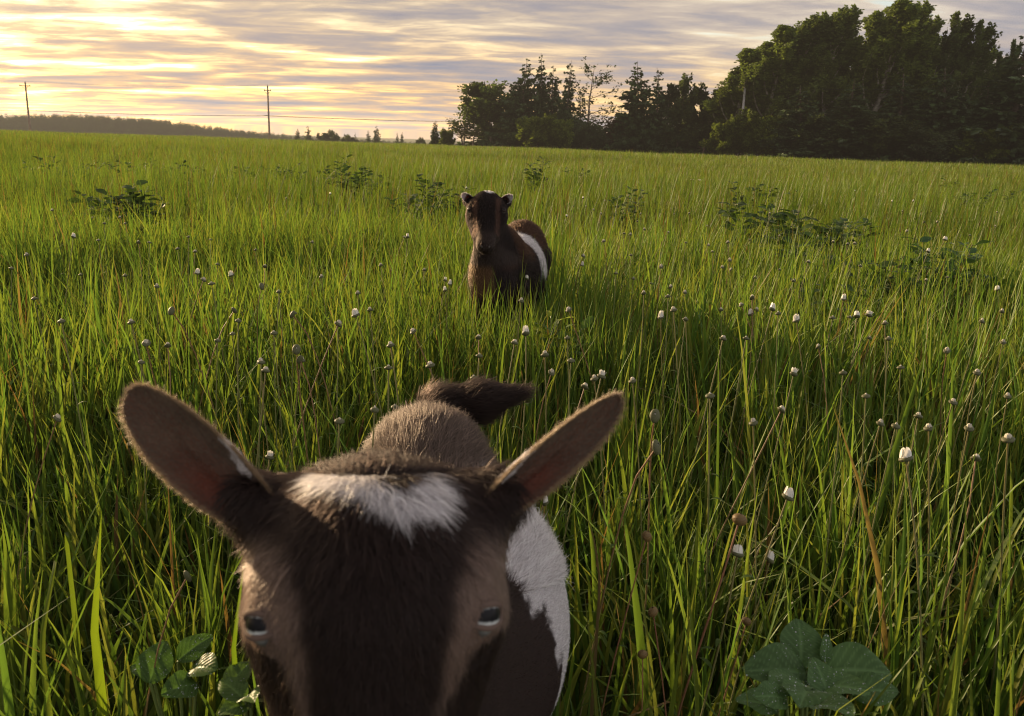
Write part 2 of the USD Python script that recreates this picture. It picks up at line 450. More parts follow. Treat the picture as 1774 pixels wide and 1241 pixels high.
def grass_zone(name, seed, r0, r1, size, count, lengths, widths, segs, overlap, protos=4, margin=2.5):
    rng = np.random.default_rng(seed)
    inst = UsdGeom.PointInstancer.Define(stage, numbered("/World/grass", name))
    tag(inst, kind="stuff")
    paths = []
    for k in range(protos):
        b = np.stack([rng.uniform(-size / 2, size / 2, count), rng.uniform(-size / 2, size / 2, count), np.full(count, -0.01)], 1)
        h = meshkit.noise(np.stack([b[:, 0] * 3 / size ** 0.5, b[:, 1] * 3 / size ** 0.5, np.full(count, k * 5.3)], 1), seed)
        ln = (lengths[0] + (lengths[1] - lengths[0]) * h) * rng.lognormal(0, 0.22, count)
        wd = rng.uniform(*widths, count)
        v, f, c = blades(rng, b, np.clip(ln, 0.06, 0.55), wd, segs, False, floppy_share=0.02, dry=0.10)
        c = c * 0.82
        g = usdkit.mesh(stage, f"/World/grass/{inst.GetPrim().GetName()}/tuft_{k:03d}", (v, f), M_GRASS, smooth=True)
        UsdGeom.PrimvarsAPI(g).CreatePrimvar("displayColor", T.Color3fArray, "vertex").Set(Vt.Vec3fArray.FromNumpy(c.astype(np.float32)))
        paths.append(g.GetPath())
    step = size * overlap
    ys = np.arange(r0, r1 + step, step)
    P = []
    for y in ys:
        xs = np.arange(-0.66 * y - margin, 0.66 * y + 2.0 + step * 0.5, step)
        P.append(np.stack([xs, np.full(len(xs), y)], 1))
    P = np.vstack(P)
    P = P + rng.uniform(-0.35, 0.35, P.shape) * step
    P = P[(P[:, 1] > r0 - 0.2) & (P[:, 1] < r1) & ~in_goat(P[:, 0], P[:, 1])]
    if r0 < 6:
        P = P[P[:, 1] > 4.2]
    z = ground_z(P[:, 0], P[:, 1])
    inst.CreatePrototypesRel().SetTargets(paths)
    n = len(P)
    inst.CreateProtoIndicesAttr(Vt.IntArray.FromNumpy(rng.integers(0, protos, n).astype(np.int32)))
    inst.CreatePositionsAttr(Vt.Vec3fArray.FromNumpy(np.stack([P[:, 0], P[:, 1], z], 1).astype(np.float32)))
    yaw = rng.uniform(0, 2 * np.pi, n)
    tilt = Gf.Rotation(Gf.Vec3d(0, 0, 1), Gf.Vec3d(0.0, 0.007, 1)).GetQuat()
    tq = np.array([tilt.GetReal(), *tilt.GetImaginary()])
    cz, sz = np.cos(yaw / 2), np.sin(yaw / 2)
    w = tq[0] * cz - tq[3] * sz; xx = tq[1] * cz + tq[2] * sz; yy = -tq[1] * sz + tq[2] * cz; zz = tq[0] * sz + tq[3] * cz
    inst.CreateOrientationsAttr(Vt.QuathArray([Gf.Quath(float(a), float(b), float(c), float(d)) for a, b, c, d in zip(w, xx, yy, zz)]))
    hs = 0.82 + 0.4 * meshkit.noise(np.stack([P[:, 0] * 0.35, P[:, 1] * 0.35, np.zeros(n)], 1), 7)
    s = rng.uniform(0.9, 1.1, n)
    inst.CreateScalesAttr(Vt.Vec3fArray.FromNumpy(np.stack([s, s, s * hs], 1).astype(np.float32)))
    return n


grass_zone("meadow_tuft", 21, 4.2, 14.0, 0.60, 420, (0.20, 0.34), (0.0045, 0.009), 4, 0.80)
grass_zone("field_tuft", 22, 14.0, 42.0, 1.5, 800, (0.20, 0.34), (0.008, 0.016), 3, 0.80, margin=4)
grass_zone("far_tuft", 23, 41.0, 150.0, 4.0, 900, (0.20, 0.36), (0.02, 0.04), 2, 0.80, margin=8)
# ---------------------------------------------------------------- goats
def round_cone(P, a, b, ra, rb):
    ab = b - a
    t = np.clip(((P - a) @ ab) / (ab @ ab), 0, 1)
    return np.linalg.norm(P - a - t[:, None] * ab, axis=1) - (ra + t * (rb - ra))


def ellipsoid(P, c, R, r):
    q = (P - c) @ R.T
    k0 = np.linalg.norm(q / r, axis=1)
    k1 = np.linalg.norm(q / r ** 2, axis=1)
    return k0 * (k0 - 1) / np.maximum(k1, 1e-9)


class Blend:
    """Smoothly blended solids sampled on a grid."""

    def __init__(self, lo, hi, h):
        self.h, self.lo = h, np.asarray(lo, float)
        self.n = np.ceil((np.asarray(hi) - self.lo) / h).astype(int) + 1
        self.D = np.full(self.n, 0.08)

    def add(self, fn, lo, hi, k):
        m = k * 1.3 + 2 * self.h
        i0 = np.clip(np.floor((np.asarray(lo) - m - self.lo) / self.h).astype(int), 0, self.n - 1)
        i1 = np.clip(np.ceil((np.asarray(hi) + m - self.lo) / self.h).astype(int) + 1, 1, self.n)
        g = np.meshgrid(*[self.lo[a] + self.h * np.arange(i0[a], i1[a]) for a in range(3)], indexing="ij")
        P = np.stack([x.ravel() for x in g], 1)
        d = fn(P).reshape(g[0].shape)
        s = tuple(slice(a, b) for a, b in zip(i0, i1))
        e = self.D[s]
        hh = np.clip(k - np.abs(d - e), 0, None) / k
        self.D[s] = np.minimum(d, e) - hh * hh * k * 0.25

    def cone(self, a, b, ra, rb, k=0.02):
        a, b = np.asarray(a, float), np.asarray(b, float)
        r = max(ra, rb)
        self.add(lambda P: round_cone(P, a, b, ra, rb), np.minimum(a, b) - r, np.maximum(a, b) + r, k)

    def ell(self, c, R, r, k=0.02):
        c, r = np.asarray(c, float), np.asarray(r, float)
        m = np.sqrt(((R.T * r) ** 2).sum(1))
        self.add(lambda P: ellipsoid(P, c, R, r), c - m, c + m, k)

    def mesh(self, smooth=6):
        D, n = self.D, self.n
        S = D < 0
        cs = [S[dx:n[0] - 1 + dx, dy:n[1] - 1 + dy, dz:n[2] - 1 + dz] for dx in (0, 1) for dy in (0, 1) for dz in (0, 1)]
        cnt = sum(c.astype(np.int8) for c in cs)
        cell = np.argwhere((cnt > 0) & (cnt < 8))
        idx = np.full(tuple(n - 1), -1)
        idx[tuple(cell.T)] = np.arange(len(cell))
        acc = np.zeros((len(cell), 3)); num = np.zeros(len(cell))
        off = np.array([(a, b, c) for a in (0, 1) for b in (0, 1) for c in (0, 1)])
        for i in range(8):
            for ax in range(3):
                if off[i][ax]:
                    continue
                o2 = off[i].copy(); o2[ax] = 1
                d0 = D[tuple((cell + off[i]).T)]; d1 = D[tuple((cell + o2).T)]
                x = (d0 < 0) != (d1 < 0)
                t = d0[x] / (d0[x] - d1[x])
                p = off[i] + np.zeros((x.sum(), 3)); p[:, ax] = t
                acc[x] += p; num[x] += 1
        v = self.lo + self.h * (cell + acc / num[:, None])
        F = []
        for ax in range(3):
            u, w = (ax + 1) % 3, (ax + 2) % 3
            sl0 = [slice(1, n[a] - 1) for a in range(3)]; sl1 = list(sl0)
            sl0[ax] = slice(0, n[ax] - 1); sl1[ax] = slice(1, n[ax])
            A, B = S[tuple(sl0)], S[tuple(sl1)]
            e = np.argwhere(A != B)
            flip = ~A[tuple(e.T)]
            base = e.copy(); base[:, u] += 1; base[:, w] += 1
            q = []
            for du, dw in ((-1, -1), (0, -1), (0, 0), (-1, 0)):
                c = base.copy(); c[:, u] += du; c[:, w] += dw
                q.append(idx[tuple(c.T)])
            q = np.stack(q, 1)
            q[flip] = q[flip][:, ::-1]
            F.append(q)
        F = np.vstack(F)
        f = np.vstack([F[:, [0, 1, 2]], F[:, [0, 2, 3]]])
        m = trimesh.Trimesh(v, f, process=False)
        parts = m.split(only_watertight=False) if False else None
        if smooth:
            trimesh.smoothing.filter_taubin(m, lamb=0.5, nu=0.52, iterations=smooth)
        return np.array(m.vertices), np.array(m.faces)


def frame(normal, up):
    """Head axes as rows: right (seen from the front, image right), normal (out of the forehead), up (nose to poll)."""
    n = np.asarray(normal, float); n /= np.linalg.norm(n)
    u = np.asarray(up, float); u = u - n * (u @ n); u /= np.linalg.norm(u)
    r = np.cross(u, n)
    return np.stack([r, n, u])


def sample_surface(rng, v, f, n, weight=None):
    tri = v[f]
    cr = np.cross(tri[:, 1] - tri[:, 0], tri[:, 2] - tri[:, 0])
    a = np.linalg.norm(cr, axis=1)
    nn = cr / (a[:, None] + 1e-15)
    w = a if weight is None else a * weight(tri.mean(1), nn)
    k = rng.choice(len(f), n, p=w / w.sum())
    r1, r2 = np.sqrt(rng.random(n)), rng.random(n)
    p = tri[k, 0] * (1 - r1)[:, None] + tri[k, 1] * (r1 * (1 - r2))[:, None] + tri[k, 2] * (r1 * r2)[:, None]
    return p, nn[k]


def hair_curves(parent, name, mat, roots, normals, flow, length, colors, rng, lift=0.45, radius=0.00011, jitter=0.25, pts=4, thick=0.9):
    """Fur as curves: each hair leaves along the normal and bends over along the flow."""
    n = len(roots)
    fl = flow + rng.normal(0, jitter, (n, 3))
    fl = fl - normals * (fl * normals).sum(1, keepdims=True)
    fl /= np.linalg.norm(fl, axis=1, keepdims=True) + 1e-9
    li = np.clip(lift + rng.normal(0, 0.12, n), 0.08, 1.2)[:, None]
    t = np.linspace(0, 1, pts)
    P = roots[:, None] - normals[:, None] * 0.0006
    wav = rng.normal(0, 0.10, (n, 3))
    L_ = length[:, None, None]
    P = P + L_ * (normals[:, None] * (li[:, None] * (t - 0.45 * t ** 2)[None, :, None]) + fl[:, None] * (0.35 * t + 0.65 * t ** 2)[None, :, None] + wav[:, None] * (t ** 2)[None, :, None])
    c = UsdGeom.BasisCurves.Define(stage, numbered(path_of(parent), name))
    c.CreateTypeAttr("linear")
    c.CreateCurveVertexCountsAttr(Vt.IntArray.FromNumpy(np.full(n, pts, np.int32)))
    c.CreatePointsAttr(Vt.Vec3fArray.FromNumpy(P.reshape(-1, 3).astype(np.float32)))
    wd = 2 * radius * np.array([1.0, 0.9, 0.62, 0.15])[None, :] * rng.uniform(0.7, 1.2, (n, 1)) * (1 + (length > 0.012) * thick)[:, None]
    c.CreateWidthsAttr(Vt.FloatArray.FromNumpy(wd.ravel().astype(np.float32)))
    c.SetWidthsInterpolation("vertex")
    cc = np.repeat(colors, pts, 0).reshape(n, pts, 3)
    UsdGeom.PrimvarsAPI(c).CreatePrimvar("displayColor", T.Color3fArray, "vertex").Set(Vt.Vec3fArray.FromNumpy(cc.reshape(-1, 3).astype(np.float32)))
    UsdShade.MaterialBindingAPI.Apply(c.GetPrim()).Bind(mat)
    return c


M_SKIN = vertex_material(L + "goat_skin", 0.85, 0.1)
M_FUR = usdkit.material(stage, L + "goat_fur", {"a": ("attribute", {"attribute": "displayColor"}), "d": ("diffuse_bsdf", {}), "t": ("translucent_bsdf", {}), "m": ("mix_closure", {"fac": 0.40}),
                        "h": ("principled_hair_bsdf", {"model": "Chiang", "parametrization": "Direct coloring", "roughness": 0.40, "radial_roughness": 0.6, "random_roughness": 0.2, "offset": 0.035}), "o": ("mix_closure", {"fac": 0.25})},
                        [("a.color", "d.color"), ("a.color", "t.color"), ("a.color", "h.color"), ("d.BSDF", "m.closure1"), ("t.BSDF", "m.closure2"), ("m.closure", "o.closure1"), ("h.BSDF", "o.closure2")], surface="o.closure")
M_EAR = usdkit.material(stage, L + "ear_skin", {"a": ("attribute", {"attribute": "displayColor"}), "d": ("diffuse_bsdf", {}), "t": ("translucent_bsdf", {"color": (0.34, 0.055, 0.025)}), "m": ("mix_closure", {"fac": 0.35})},
                        [("a.color", "d.color"), ("d.BSDF", "m.closure1"), ("t.BSDF", "m.closure2")], surface="m.closure")
M_EYE = usdkit.material(stage, L + "eyeball", {"a": ("attribute", {"attribute": "displayColor"}), "p": ("principled_bsdf", {"roughness": 0.35, "specular_ior_level": 0.12})},
                        [("a.color", "p.base_color")], surface="p.BSDF")
M_HOOF = plain(L + "hoof_horn", (0.03, 0.025, 0.02), 0.5, 0.3, 0.3, 60)

DARK = np.array([0.022, 0.014, 0.012]); BROWN = np.array([0.205, 0.142, 0.115]); WHITE = np.array([0.62, 0.59, 0.60]); GRIZZLE = np.array([0.098, 0.070, 0.056])
TAN = np.array([0.17, 0.095, 0.045]); CHESTNUT = np.array([0.085, 0.038, 0.020])


def mixc(a, b, t):
    t = np.asarray(t)[..., None]
    return a * (1 - t) + b * t


def wob(p, scale, seed, amp):
    return (meshkit.fbm(p * scale, 3, seed) - 0.5) * 2 * amp


def ear_sheet(base, tip, open_dir, half, cup, ns=26, nt=15, thick=0.0011, roll=1.0):
    """A cupped, leaf-shaped ear: closed thin shell. Returns v, f, s and t of each vertex, and inner flag."""
    ax = tip - base
    ln = np.linalg.norm(ax); a = ax / ln
    o = open_dir - a * (open_dir @ a); o /= np.linalg.norm(o)
    w = np.cross(a, o)
    s = 1 - (1 - np.linspace(0, 1, ns)) ** 1.35
    prof = np.interp(s, [0, 0.12, 0.30, 0.50, 0.68, 0.82, 0.91, 0.965, 1.0], [0.66, 0.84, 1.0, 1.0, 0.90, 0.72, 0.54, 0.34, 0.04])
    t = np.linspace(-1, 1, nt)
    S, Tt = np.meshgrid(s, t, indexing="ij")
    hw = (half * prof)[:, None]
    curl = (cup * (1 - 0.55 * s) * roll)[:, None]
    ang = Tt * (0.5 + 1.5 * curl)
    rad = hw / (0.5 + 1.5 * curl)
    lat = rad * np.sin(ang); dep = rad * (1 - np.cos(ang))
    ridge = 0.0011 * np.cos(Tt * 9.5) * np.exp(-((S - 0.42) / 0.30) ** 2) * (1 - Tt ** 2)
    dep = dep + ridge
    bend = 0.10 * ln * (S ** 2)
    mid = base + a * (ln * S)[..., None] + w * lat[..., None] + o * (dep + bend * 0.5)[..., None]
    nrm = -w * np.sin(ang)[..., None] + o * np.cos(ang)[..., None]
    th = thick * (1.4 - 0.9 * S) * np.sqrt(np.clip(1.02 - Tt ** 2, 0.02, 1))
    inner = mid + nrm * th[..., None]; outer = mid - nrm * th[..., None]
    v = np.vstack([inner.reshape(-1, 3), outer.reshape(-1, 3)])
    i, j = np.meshgrid(np.arange(ns - 1), np.arange(nt - 1), indexing="ij")
    q = np.stack([i * nt + j, (i + 1) * nt + j, (i + 1) * nt + j + 1, i * nt + j + 1], -1).reshape(-1, 4)
    N = ns * nt
    def tri(q):
        return np.vstack([q[:, [0, 1, 2]], q[:, [0, 2, 3]]])
    f = [tri(q), tri(q[:, ::-1] + N)]
    ring = np.concatenate([np.arange(ns) * nt, (ns - 1) * nt + np.arange(1, nt), (np.arange(ns - 1)[::-1]) * nt + nt - 1, np.arange(nt - 1)[::-1]])
    r0, r1 = ring[:-1], ring[1:]
    f.append(tri(np.stack([r0, r1, r1 + N, r0 + N], 1)))
    return v, np.vstack(f), np.tile(S.ravel(), 2), np.tile(Tt.ravel(), 2), np.r_[np.ones(N, bool), np.zeros(N, bool)]


def eye_mesh(center, look, up, r, iris, pupil=(0.004, 0.004, 0.005)):
    m = trimesh.creation.uv_sphere(r, count=[40, 80])
    v = np.array(m.vertices); f = np.array(m.faces)
    lk = look / np.linalg.norm(look)
    u = up - lk * (up @ lk); u /= np.linalg.norm(u)
    w = np.cross(u, lk)
    Rm = np.stack([w, u, lk])                      # local axes: across, up, outwards
    d = v / r
    rim = np.hypot(d[:, 0], d[:, 1])
    front = d[:, 2] > 0
    col = np.full((len(v), 3), 0.06) * np.array([0.8, 0.7, 0.65])
    ir = np.array(iris)
    isir = front & (rim < 0.74)
    col[isir] = ir * (0.8 + 0.3 * meshkit.noise(d[isir] * 9, 4))[:, None]
    col[front & (rim > 0.68) & (rim < 0.80)] = ir * 0.25
    pup = front & ((np.abs(d[:, 0]) / 0.62) ** 4 + (np.abs(d[:, 1]) / 0.25) ** 4 < 1)
    col[pup] = pupil
    bul = np.where(front & (rim < 0.8), 1 + 0.10 * (1 - (rim / 0.8) ** 2), 1)
    return v * bul[:, None] @ Rm + center, f, col


def lid(center, look, up, r, above, tube_r, spread=1.0):
    """Upper or lower eyelid: a bowed fold of skin over the eyeball."""
    lk = look / np.linalg.norm(look)
    u = up - lk * (up @ lk); u /= np.linalg.norm(u)
    w = np.cross(u, lk)
    a = np.linspace(-1.25, 1.25, 15)
    h = (0.44 if above else -0.52) * r * np.cos(a / 1.25 * np.pi / 2) ** 0.8 * spread
    xx = np.sin(a) * r * 1.08
    zz = np.sqrt(np.maximum((r * 1.04) ** 2 - (xx * 0.93) ** 2 - h ** 2, (0.1 * r) ** 2))
    p = center + w * xx[:, None] + u * h[:, None] + lk * zz[:, None]
    return tube(p, tube_r * np.interp(np.abs(a), [0, 1.25], [1.0, 0.5]), 8)


def leg(B, hip, joints, radii, k=0.012):
    pts = [hip] + joints
    for i in range(len(pts) - 1):
        B.cone(pts[i], pts[i + 1], radii[i], radii[i + 1], k)


def goat(name, label, P):
    """P: head origin between the eyes, head axes, scale, body points, and colour and fur rules."""
    rng = np.random.default_rng(P["seed"])
    E, H, s = P["eye_mid"], P["axes"], P["scale"]
    W = lambda x, y, z: E + s * (x * H[0] + y * H[1] + z * H[2])
    root = thing(name, label, "goat", P["foot"])
    org = np.asarray(P["foot"], float)
    B = Blend(P["lo"], P["hi"], P["grid"])
    # head
    B.ell(W(0, -0.030, 0.021), H, s * np.array([0.043, 0.047, 0.039]), 0.02)
    B.ell(W(0, -0.006, 0.020), H, s * np.array([0.034, 0.029, 0.037]), 0.02)
    B.ell(W(0, -0.016, 0.000), H, s * np.array([0.0465, 0.034, 0.030]), 0.02)
    for q in (-1, 1):
        B.cone(W(q * 0.036, 0.000, 0.014), W(q * 0.040, 0.002, 0.004), s * 0.011, s * 0.009, 0.016)
        B.cone(W(q * 0.028, -0.030, -0.006), W(q * 0.020, -0.024, -0.060), s * 0.026, s * 0.018, 0.02)
        B.cone(W(q * 0.040, -0.034, 0.036), W(q * 0.055, -0.036, 0.046), s * 0.017, s * 0.013, 0.016)
    B.cone(W(0, -0.004, 0.0), W(0, 0.004, -0.092), s * 0.031, s * 0.0195, 0.025)
    B.cone(W(0, -0.040, -0.01), W(0, -0.014, -0.098), s * 0.026, s * 0.014, 0.02)
    B.ell(W(0, 0.000, -0.100), H, s * np.array([0.021, 0.020, 0.018]), 0.015)
    # neck, trunk
    nb, wi, ch, mid, ru = P["nape"], P["withers"], P["chest"], P["barrel"], P["rump"]
    nk = P.get("neck", 1.0)
    B.cone(nb, wi, 0.046 * s * nk, 0.062 * nk, 0.03)
    B.cone(W(0, -0.05, -0.02), ch, 0.036 * s * nk, 0.058 * nk, 0.03)
    bax = ru - wi; bax = bax / np.linalg.norm(bax)
    R = np.stack([np.cross(bax, [0, 0, 1.0]) / np.linalg.norm(np.cross(bax, [0, 0, 1.0])), bax, np.cross(np.cross(bax, [0, 0, 1.0]) / np.linalg.norm(np.cross(bax, [0, 0, 1.0])), bax)])
    B.ell(wi + [0, 0, -0.06], R, np.array([0.072, 0.10, 0.095]), 0.05)
    B.ell(mid, R, P["barrel_r"], 0.05)
    B.ell(ru + [0, 0, -0.055], R, P["rump_r"], 0.05)
    side = R[0]
    for q in (-1, 1):
        sh = wi - bax * 0.01 + side * q * 0.045 + np.array([0, 0, -0.10])
        gx = lambda p, z: np.array([p[0], p[1], ground_z(p[0], p[1]) + z])
        k1 = sh + bax * 0.012 + np.array([0, 0, -0.07])
        leg(B, sh, [k1, gx(sh - bax * 0.004, 0.125), gx(sh, 0.045), gx(sh - bax * 0.008, 0.018)], [0.036, 0.026, 0.0165, 0.0125, 0.014])
        hp = ru + bax * 0.0 + side * q * 0.044 + np.array([0, 0, -0.075])
        leg(B, hp, [hp - bax * 0.03 + np.array([0, 0, -0.085]), gx(hp + bax * 0.035, 0.120), gx(hp + bax * 0.020, 0.045), gx(hp + bax * 0.008, 0.018)], [0.046, 0.032, 0.0165, 0.0125, 0.014])
    # tail
    tp = P["tail"]
    for i in range(len(tp) - 1):
        B.cone(tp[i], tp[i + 1], *P["tail_r"][i:i + 2], 0.014)
    v, f = B.mesh()
    hc = ((v - E) @ H.T) / s                        # head coordinates
    col = P["color"](v, hc)
    body = obj("body", (v - org, f), M_SKIN, root, smooth=True, colors=col * 0.45)
    # fur
    n = P["hairs"]
    def weight(c, nn):
        d = np.linalg.norm(c - CAM, axis=1)
        belt = 1.0 + 1.2 * ((P["color"](c, ((c - E) @ H.T) / s).mean(1) > 0.3) & (c[:, 1] > P["near"] + 0.25))
        return belt * np.where(c[:, 2] < 0.09, 0.15, 1.0) / np.clip(d - P["near"] + 0.15, 0.12, 3) ** 1.1
    roots, nn = sample_surface(rng, v, f, n, weight)
    hcr = ((roots - E) @ H.T) / s
    keep = np.ones(n, bool)
    for q in (-1, 1):
        keep &= np.linalg.norm(hcr - np.array([q * P["eye_x"], P["eye_y"], 0.0]), axis=1) > P["eye_r"] * 0.94
    roots, nn, hcr = roots[keep], nn[keep], hcr[keep]
    flow, length = P["flow"](roots, hcr, nn)
    hcol = P["color"](roots + flow * 0.003, hcr) * rng.lognormal(0, 0.28, (len(roots), 1))
    if "tip" in P:
        hcol = P["tip"](roots, hcr, hcol, rng)
    hair_curves(root, "fur", M_FUR, roots - org, nn, flow, length * rng.uniform(0.6, 1.15, len(roots)), np.clip(hcol, 0.004, 0.85), rng, P["lift"], P["hair_r"])
    # eyes
    for q in (-1, 1):
        c = W(q * P["eye_x"], P["eye_y"], 0.0)
        look = H[0] * q * P["eye_out"] + H[1] * 0.85 + H[2] * 0.10
        ev, ef, ec = eye_mesh(c - org, look, H[2], P["eye_r"] * s, P["iris"])
        eye = obj("eye", (ev, ef), M_EYE, root, smooth=True, colors=ec)
        lv = [lid(c - org, look, H[2], P["eye_r"] * s, True, 0.0019 * s), lid(c - org, look, H[2], P["eye_r"] * s, False, 0.0017 * s)]
        for a in lv:
            obj("eyelid", a, M_SKIN, eye, smooth=True, colors=np.tile(P["lid"], (len(a[0]), 1)))
    # nostrils and mouth line
    for q in (-1, 1):
        nm = trimesh.creation.icosphere(2, 1.0)
        vv = np.array(nm.vertices) * s * np.array([0.0035, 0.0030, 0.0055])
        obj("nostril", (vv @ H + W(q * 0.0095, 0.0165, -0.108) - org, np.array(nm.faces)), M_HOOF, root, smooth=True)
    # ears
    for e in P["ears"]:
        ev, ef, S, Tt, inn = ear_sheet(e["base"], e["tip"], e["open"], e["half"], e["cup"])
        ecol = e["color"](S, Tt, inn)
        ear = obj("ear", (ev - org, ef), M_EAR, root, smooth=True, colors=ecol)
        if e.get("label"):
            tag(ear, e["label"])
        tri = np.arange(len(ef))
        er, en = sample_surface(rng, ev, ef, e["hairs"])
        k = cKDTree(ev).query(er)[1]
        rim = np.abs(Tt[k]) > 0.86
        ax = (e["tip"] - e["base"]) / np.linalg.norm(e["tip"] - e["base"])
        mid_line = e["base"] + ((er - e["base"]) @ ax)[:, None] * ax
        outw = er - mid_line; outw /= np.linalg.norm(outw, axis=1, keepdims=True) + 1e-9
        fl = ax * 0.9 + outw * np.where(rim, 1.2, 0.25)[:, None]
        hl = np.where(rim, 0.0036, 0.0034) * e.get("hair_len", 1.0)
        hc2 = ecol[k] * rng.lognormal(0, 0.25, (len(k), 1))
        hc2 = np.where(rim[:, None], hc2 * 0.5 + e["rim"] * 0.5, hc2)
        hair_curves(ear, "ear_fur", M_FUR, er - org, en, fl, hl * rng.uniform(0.6, 1.2, len(k)), np.clip(hc2, 0.004, 0.85), rng, 0.40, P["hair_r"] * 0.8)
    # hooves
    for q in (-1, 1):
        for px_ in (wi - bax * 0.018 + side * q * 0.045, ru + bax * 0.006 + side * q * 0.044):
            g = np.array([px_[0], px_[1], ground_z(px_[0], px_[1])])
            ring = np.array([[np.cos(a) * (1.25 if np.cos(a) > 0 else 1.0), np.sin(a)] for a in np.linspace(0, 2 * np.pi, 13)[:-1]])
            lo = np.c_[ring * 0.0185, np.zeros(12)]; hi = np.c_[ring * 0.0135, np.full(12, 0.022)]
            hv = np.vstack([lo, hi])
            M = np.stack([-bax * [1, 1, 0] / np.linalg.norm(bax[:2]), side, [0, 0, 1.0]])
            hull = trimesh.convex.convex_hull(hv @ M + g)
            obj("hoof", (np.array(hull.vertices) - org, np.array(hull.faces)), M_HOOF, root)
    return root


def px_head(px, py):
    """A spot of the near kid's face as the photograph shows it, in head units."""
    return (px - 651) * 0.375 / FPX, (1068 - py) * 0.375 / FPX


def seg_dist(x, z, a, b):
    a, b = np.array(a), np.array(b)
    p = np.stack([x, z], -1) - a; ab = b - a
    t = np.clip((p @ ab) / (ab @ ab), 0, 1)
    return np.linalg.norm(p - t[..., None] * ab, axis=-1)


def project(v):
    """Where a point of the near kid's coat was seen, to lay its markings out."""
    d = v - CAM
    z = d @ FW
    return 887 + FPX * (d @ RT) / z, 620.5 - FPX * (d @ UPV) / z


TAIL_PTS = [np.array([-0.092, 0.955, 0.372]), at_depth(762, 708, 1.03), at_depth(905, 680, 1.03)]


def on_tail(p):
    d = np.full(len(p), 1.0)
    for a, b in zip(TAIL_PTS[:-1], TAIL_PTS[1:]):
        t = np.clip(((p - a) @ (b - a)) / ((b - a) @ (b - a)), 0, 1)
        d = np.minimum(d, np.linalg.norm(p - a - t[:, None] * (b - a), axis=1))
    return (d < 0.029) & (p[:, 1] > 0.93)


def near_color(v, hc):
    x, y, z = hc.T
    wb = wob(hc, 60.0, 2, 0.006)
    c = np.tile(DARK, (len(v), 1))
    # brown stripes beside the dark blaze, through the eyes
    inner = np.interp(z, [-0.10, -0.03, 0.0, 0.03, 0.045], [0.017, 0.022, 0.025, 0.030, 0.036])
    outer = np.interp(z, [-0.10, -0.036, -0.013, -0.004, 0.05], [0.027, 0.030, 0.042, 0.075, 0.075])
    st = smooth01((np.abs(x) + wb - inner) / 0.006) * smooth01((outer - np.abs(x) + wb) / 0.008) * smooth01((0.040 - z) / 0.015)
    front = smooth01((y + 0.045) / 0.02)
    c = mixc(c, BROWN, st * front * (np.linalg.norm(hc, axis=1) < 0.13))
    # white forehead patch of two lobes
    px, py = project(v)
    d1 = seg_dist(px, py, (556, 838), (640, 856)) - 19
    d2 = seg_dist(px, py, (640, 856), (700, 892)) - 22
    d3 = np.hypot(px - 735, (py - 872) * 1.12) - 40
    d = np.minimum(np.minimum(d1, d2), d3) + wob(hc, 130.0, 5, 12.0)
    wh = smooth01(0.5 - d / 6.0) * (np.linalg.norm(hc, axis=1) < 0.10) * (y > -0.05)
    c = mixc(c, WHITE, wh)
    # trunk
    body = smooth01((v[:, 1] - 0.46) / 0.05)
    w2 = wob(v, 22.0, 9, 0.035)
    griz = smooth01((v[:, 1] + w2 - 0.66) / 0.06) * smooth01((v[:, 2] + w2 * 0.4 - 0.315) / 0.04)
    b = mixc(np.tile(DARK * 1.3, (len(v), 1)), GRIZZLE, griz)
    belt = smooth01((v[:, 1] + w2 * 0.5 + wob(v, 90.0, 31, 0.02) - 0.622) / 0.008) * smooth01((0.84 - v[:, 1] + w2) / 0.02) * smooth01((0.372 - v[:, 2]) / 0.015) * smooth01((v[:, 2] + w2 - 0.165) / 0.03) * (v[:, 0] > -0.05)
    b = mixc(b, WHITE, belt)
    tail = on_tail(v) * 1.0
    b = mixc(b, DARK * 0.9, tail)
    return mixc(c, b, body)


def near_flow(p, hc, nn):
    H = NEAR_AXES
    x, y, z = hc.T
    n = len(p)
    face = np.tile(-H[2] * 1.0, (n, 1)) + H[0] * (np.sign(x) * np.clip(np.abs(x) / 0.04, 0, 1) * 0.5)[:, None]
    up = z > 0.058
    face[up] = H[2] * 0.6 + H[0] * (x[up] / 0.03)[:, None] * 0.6 - H[1] * 0.5
    body = np.tile(np.array([0.0, 1.0, -0.35]), (n, 1))
    t = smooth01((p[:, 1] - 0.40) / 0.06)[:, None]
    fl = face * (1 - t) + body * t
    tail = on_tail(p)
    fl[tail] = np.array([0.9, 0.15, 0.15])
    ln = np.where(t[:, 0] > 0.5, 0.021, 0.0075)
    wh = (z > 0.024) & (t[:, 0] < 0.5)
    ln = np.where(wh, 0.0115, ln)
    ln = np.where(z < -0.05, np.minimum(ln, 0.005), ln) * np.ones(n)
    near_eye = np.minimum(np.linalg.norm(hc - [0.042, 0.0, 0], axis=1), np.linalg.norm(hc - [-0.042, 0.0, 0], axis=1))
    ln = np.where(near_eye < 0.022, 0.0042, ln)
    ln = np.where(tail, 0.022, ln)
    return fl, ln


def near_tip(p, hc, col, rng):
    """Scattered pale guard hairs on the grizzled back."""
    pale = (rng.random(len(p)) < 0.22) & (p[:, 1] > 0.62) & (col.mean(1) > 0.06)
    col[pale] *= 1.9
    return col


NEAR_E = at_depth(651, 1068, 0.352)
hn = np.array([0.13, -math.cos(math.radians(21)), math.sin(math.radians(21))])
NEAR_AXES = frame(hn, UPV)
HW = lambda x, y, z: NEAR_E + x * NEAR_AXES[0] + y * NEAR_AXES[1] + z * NEAR_AXES[2]


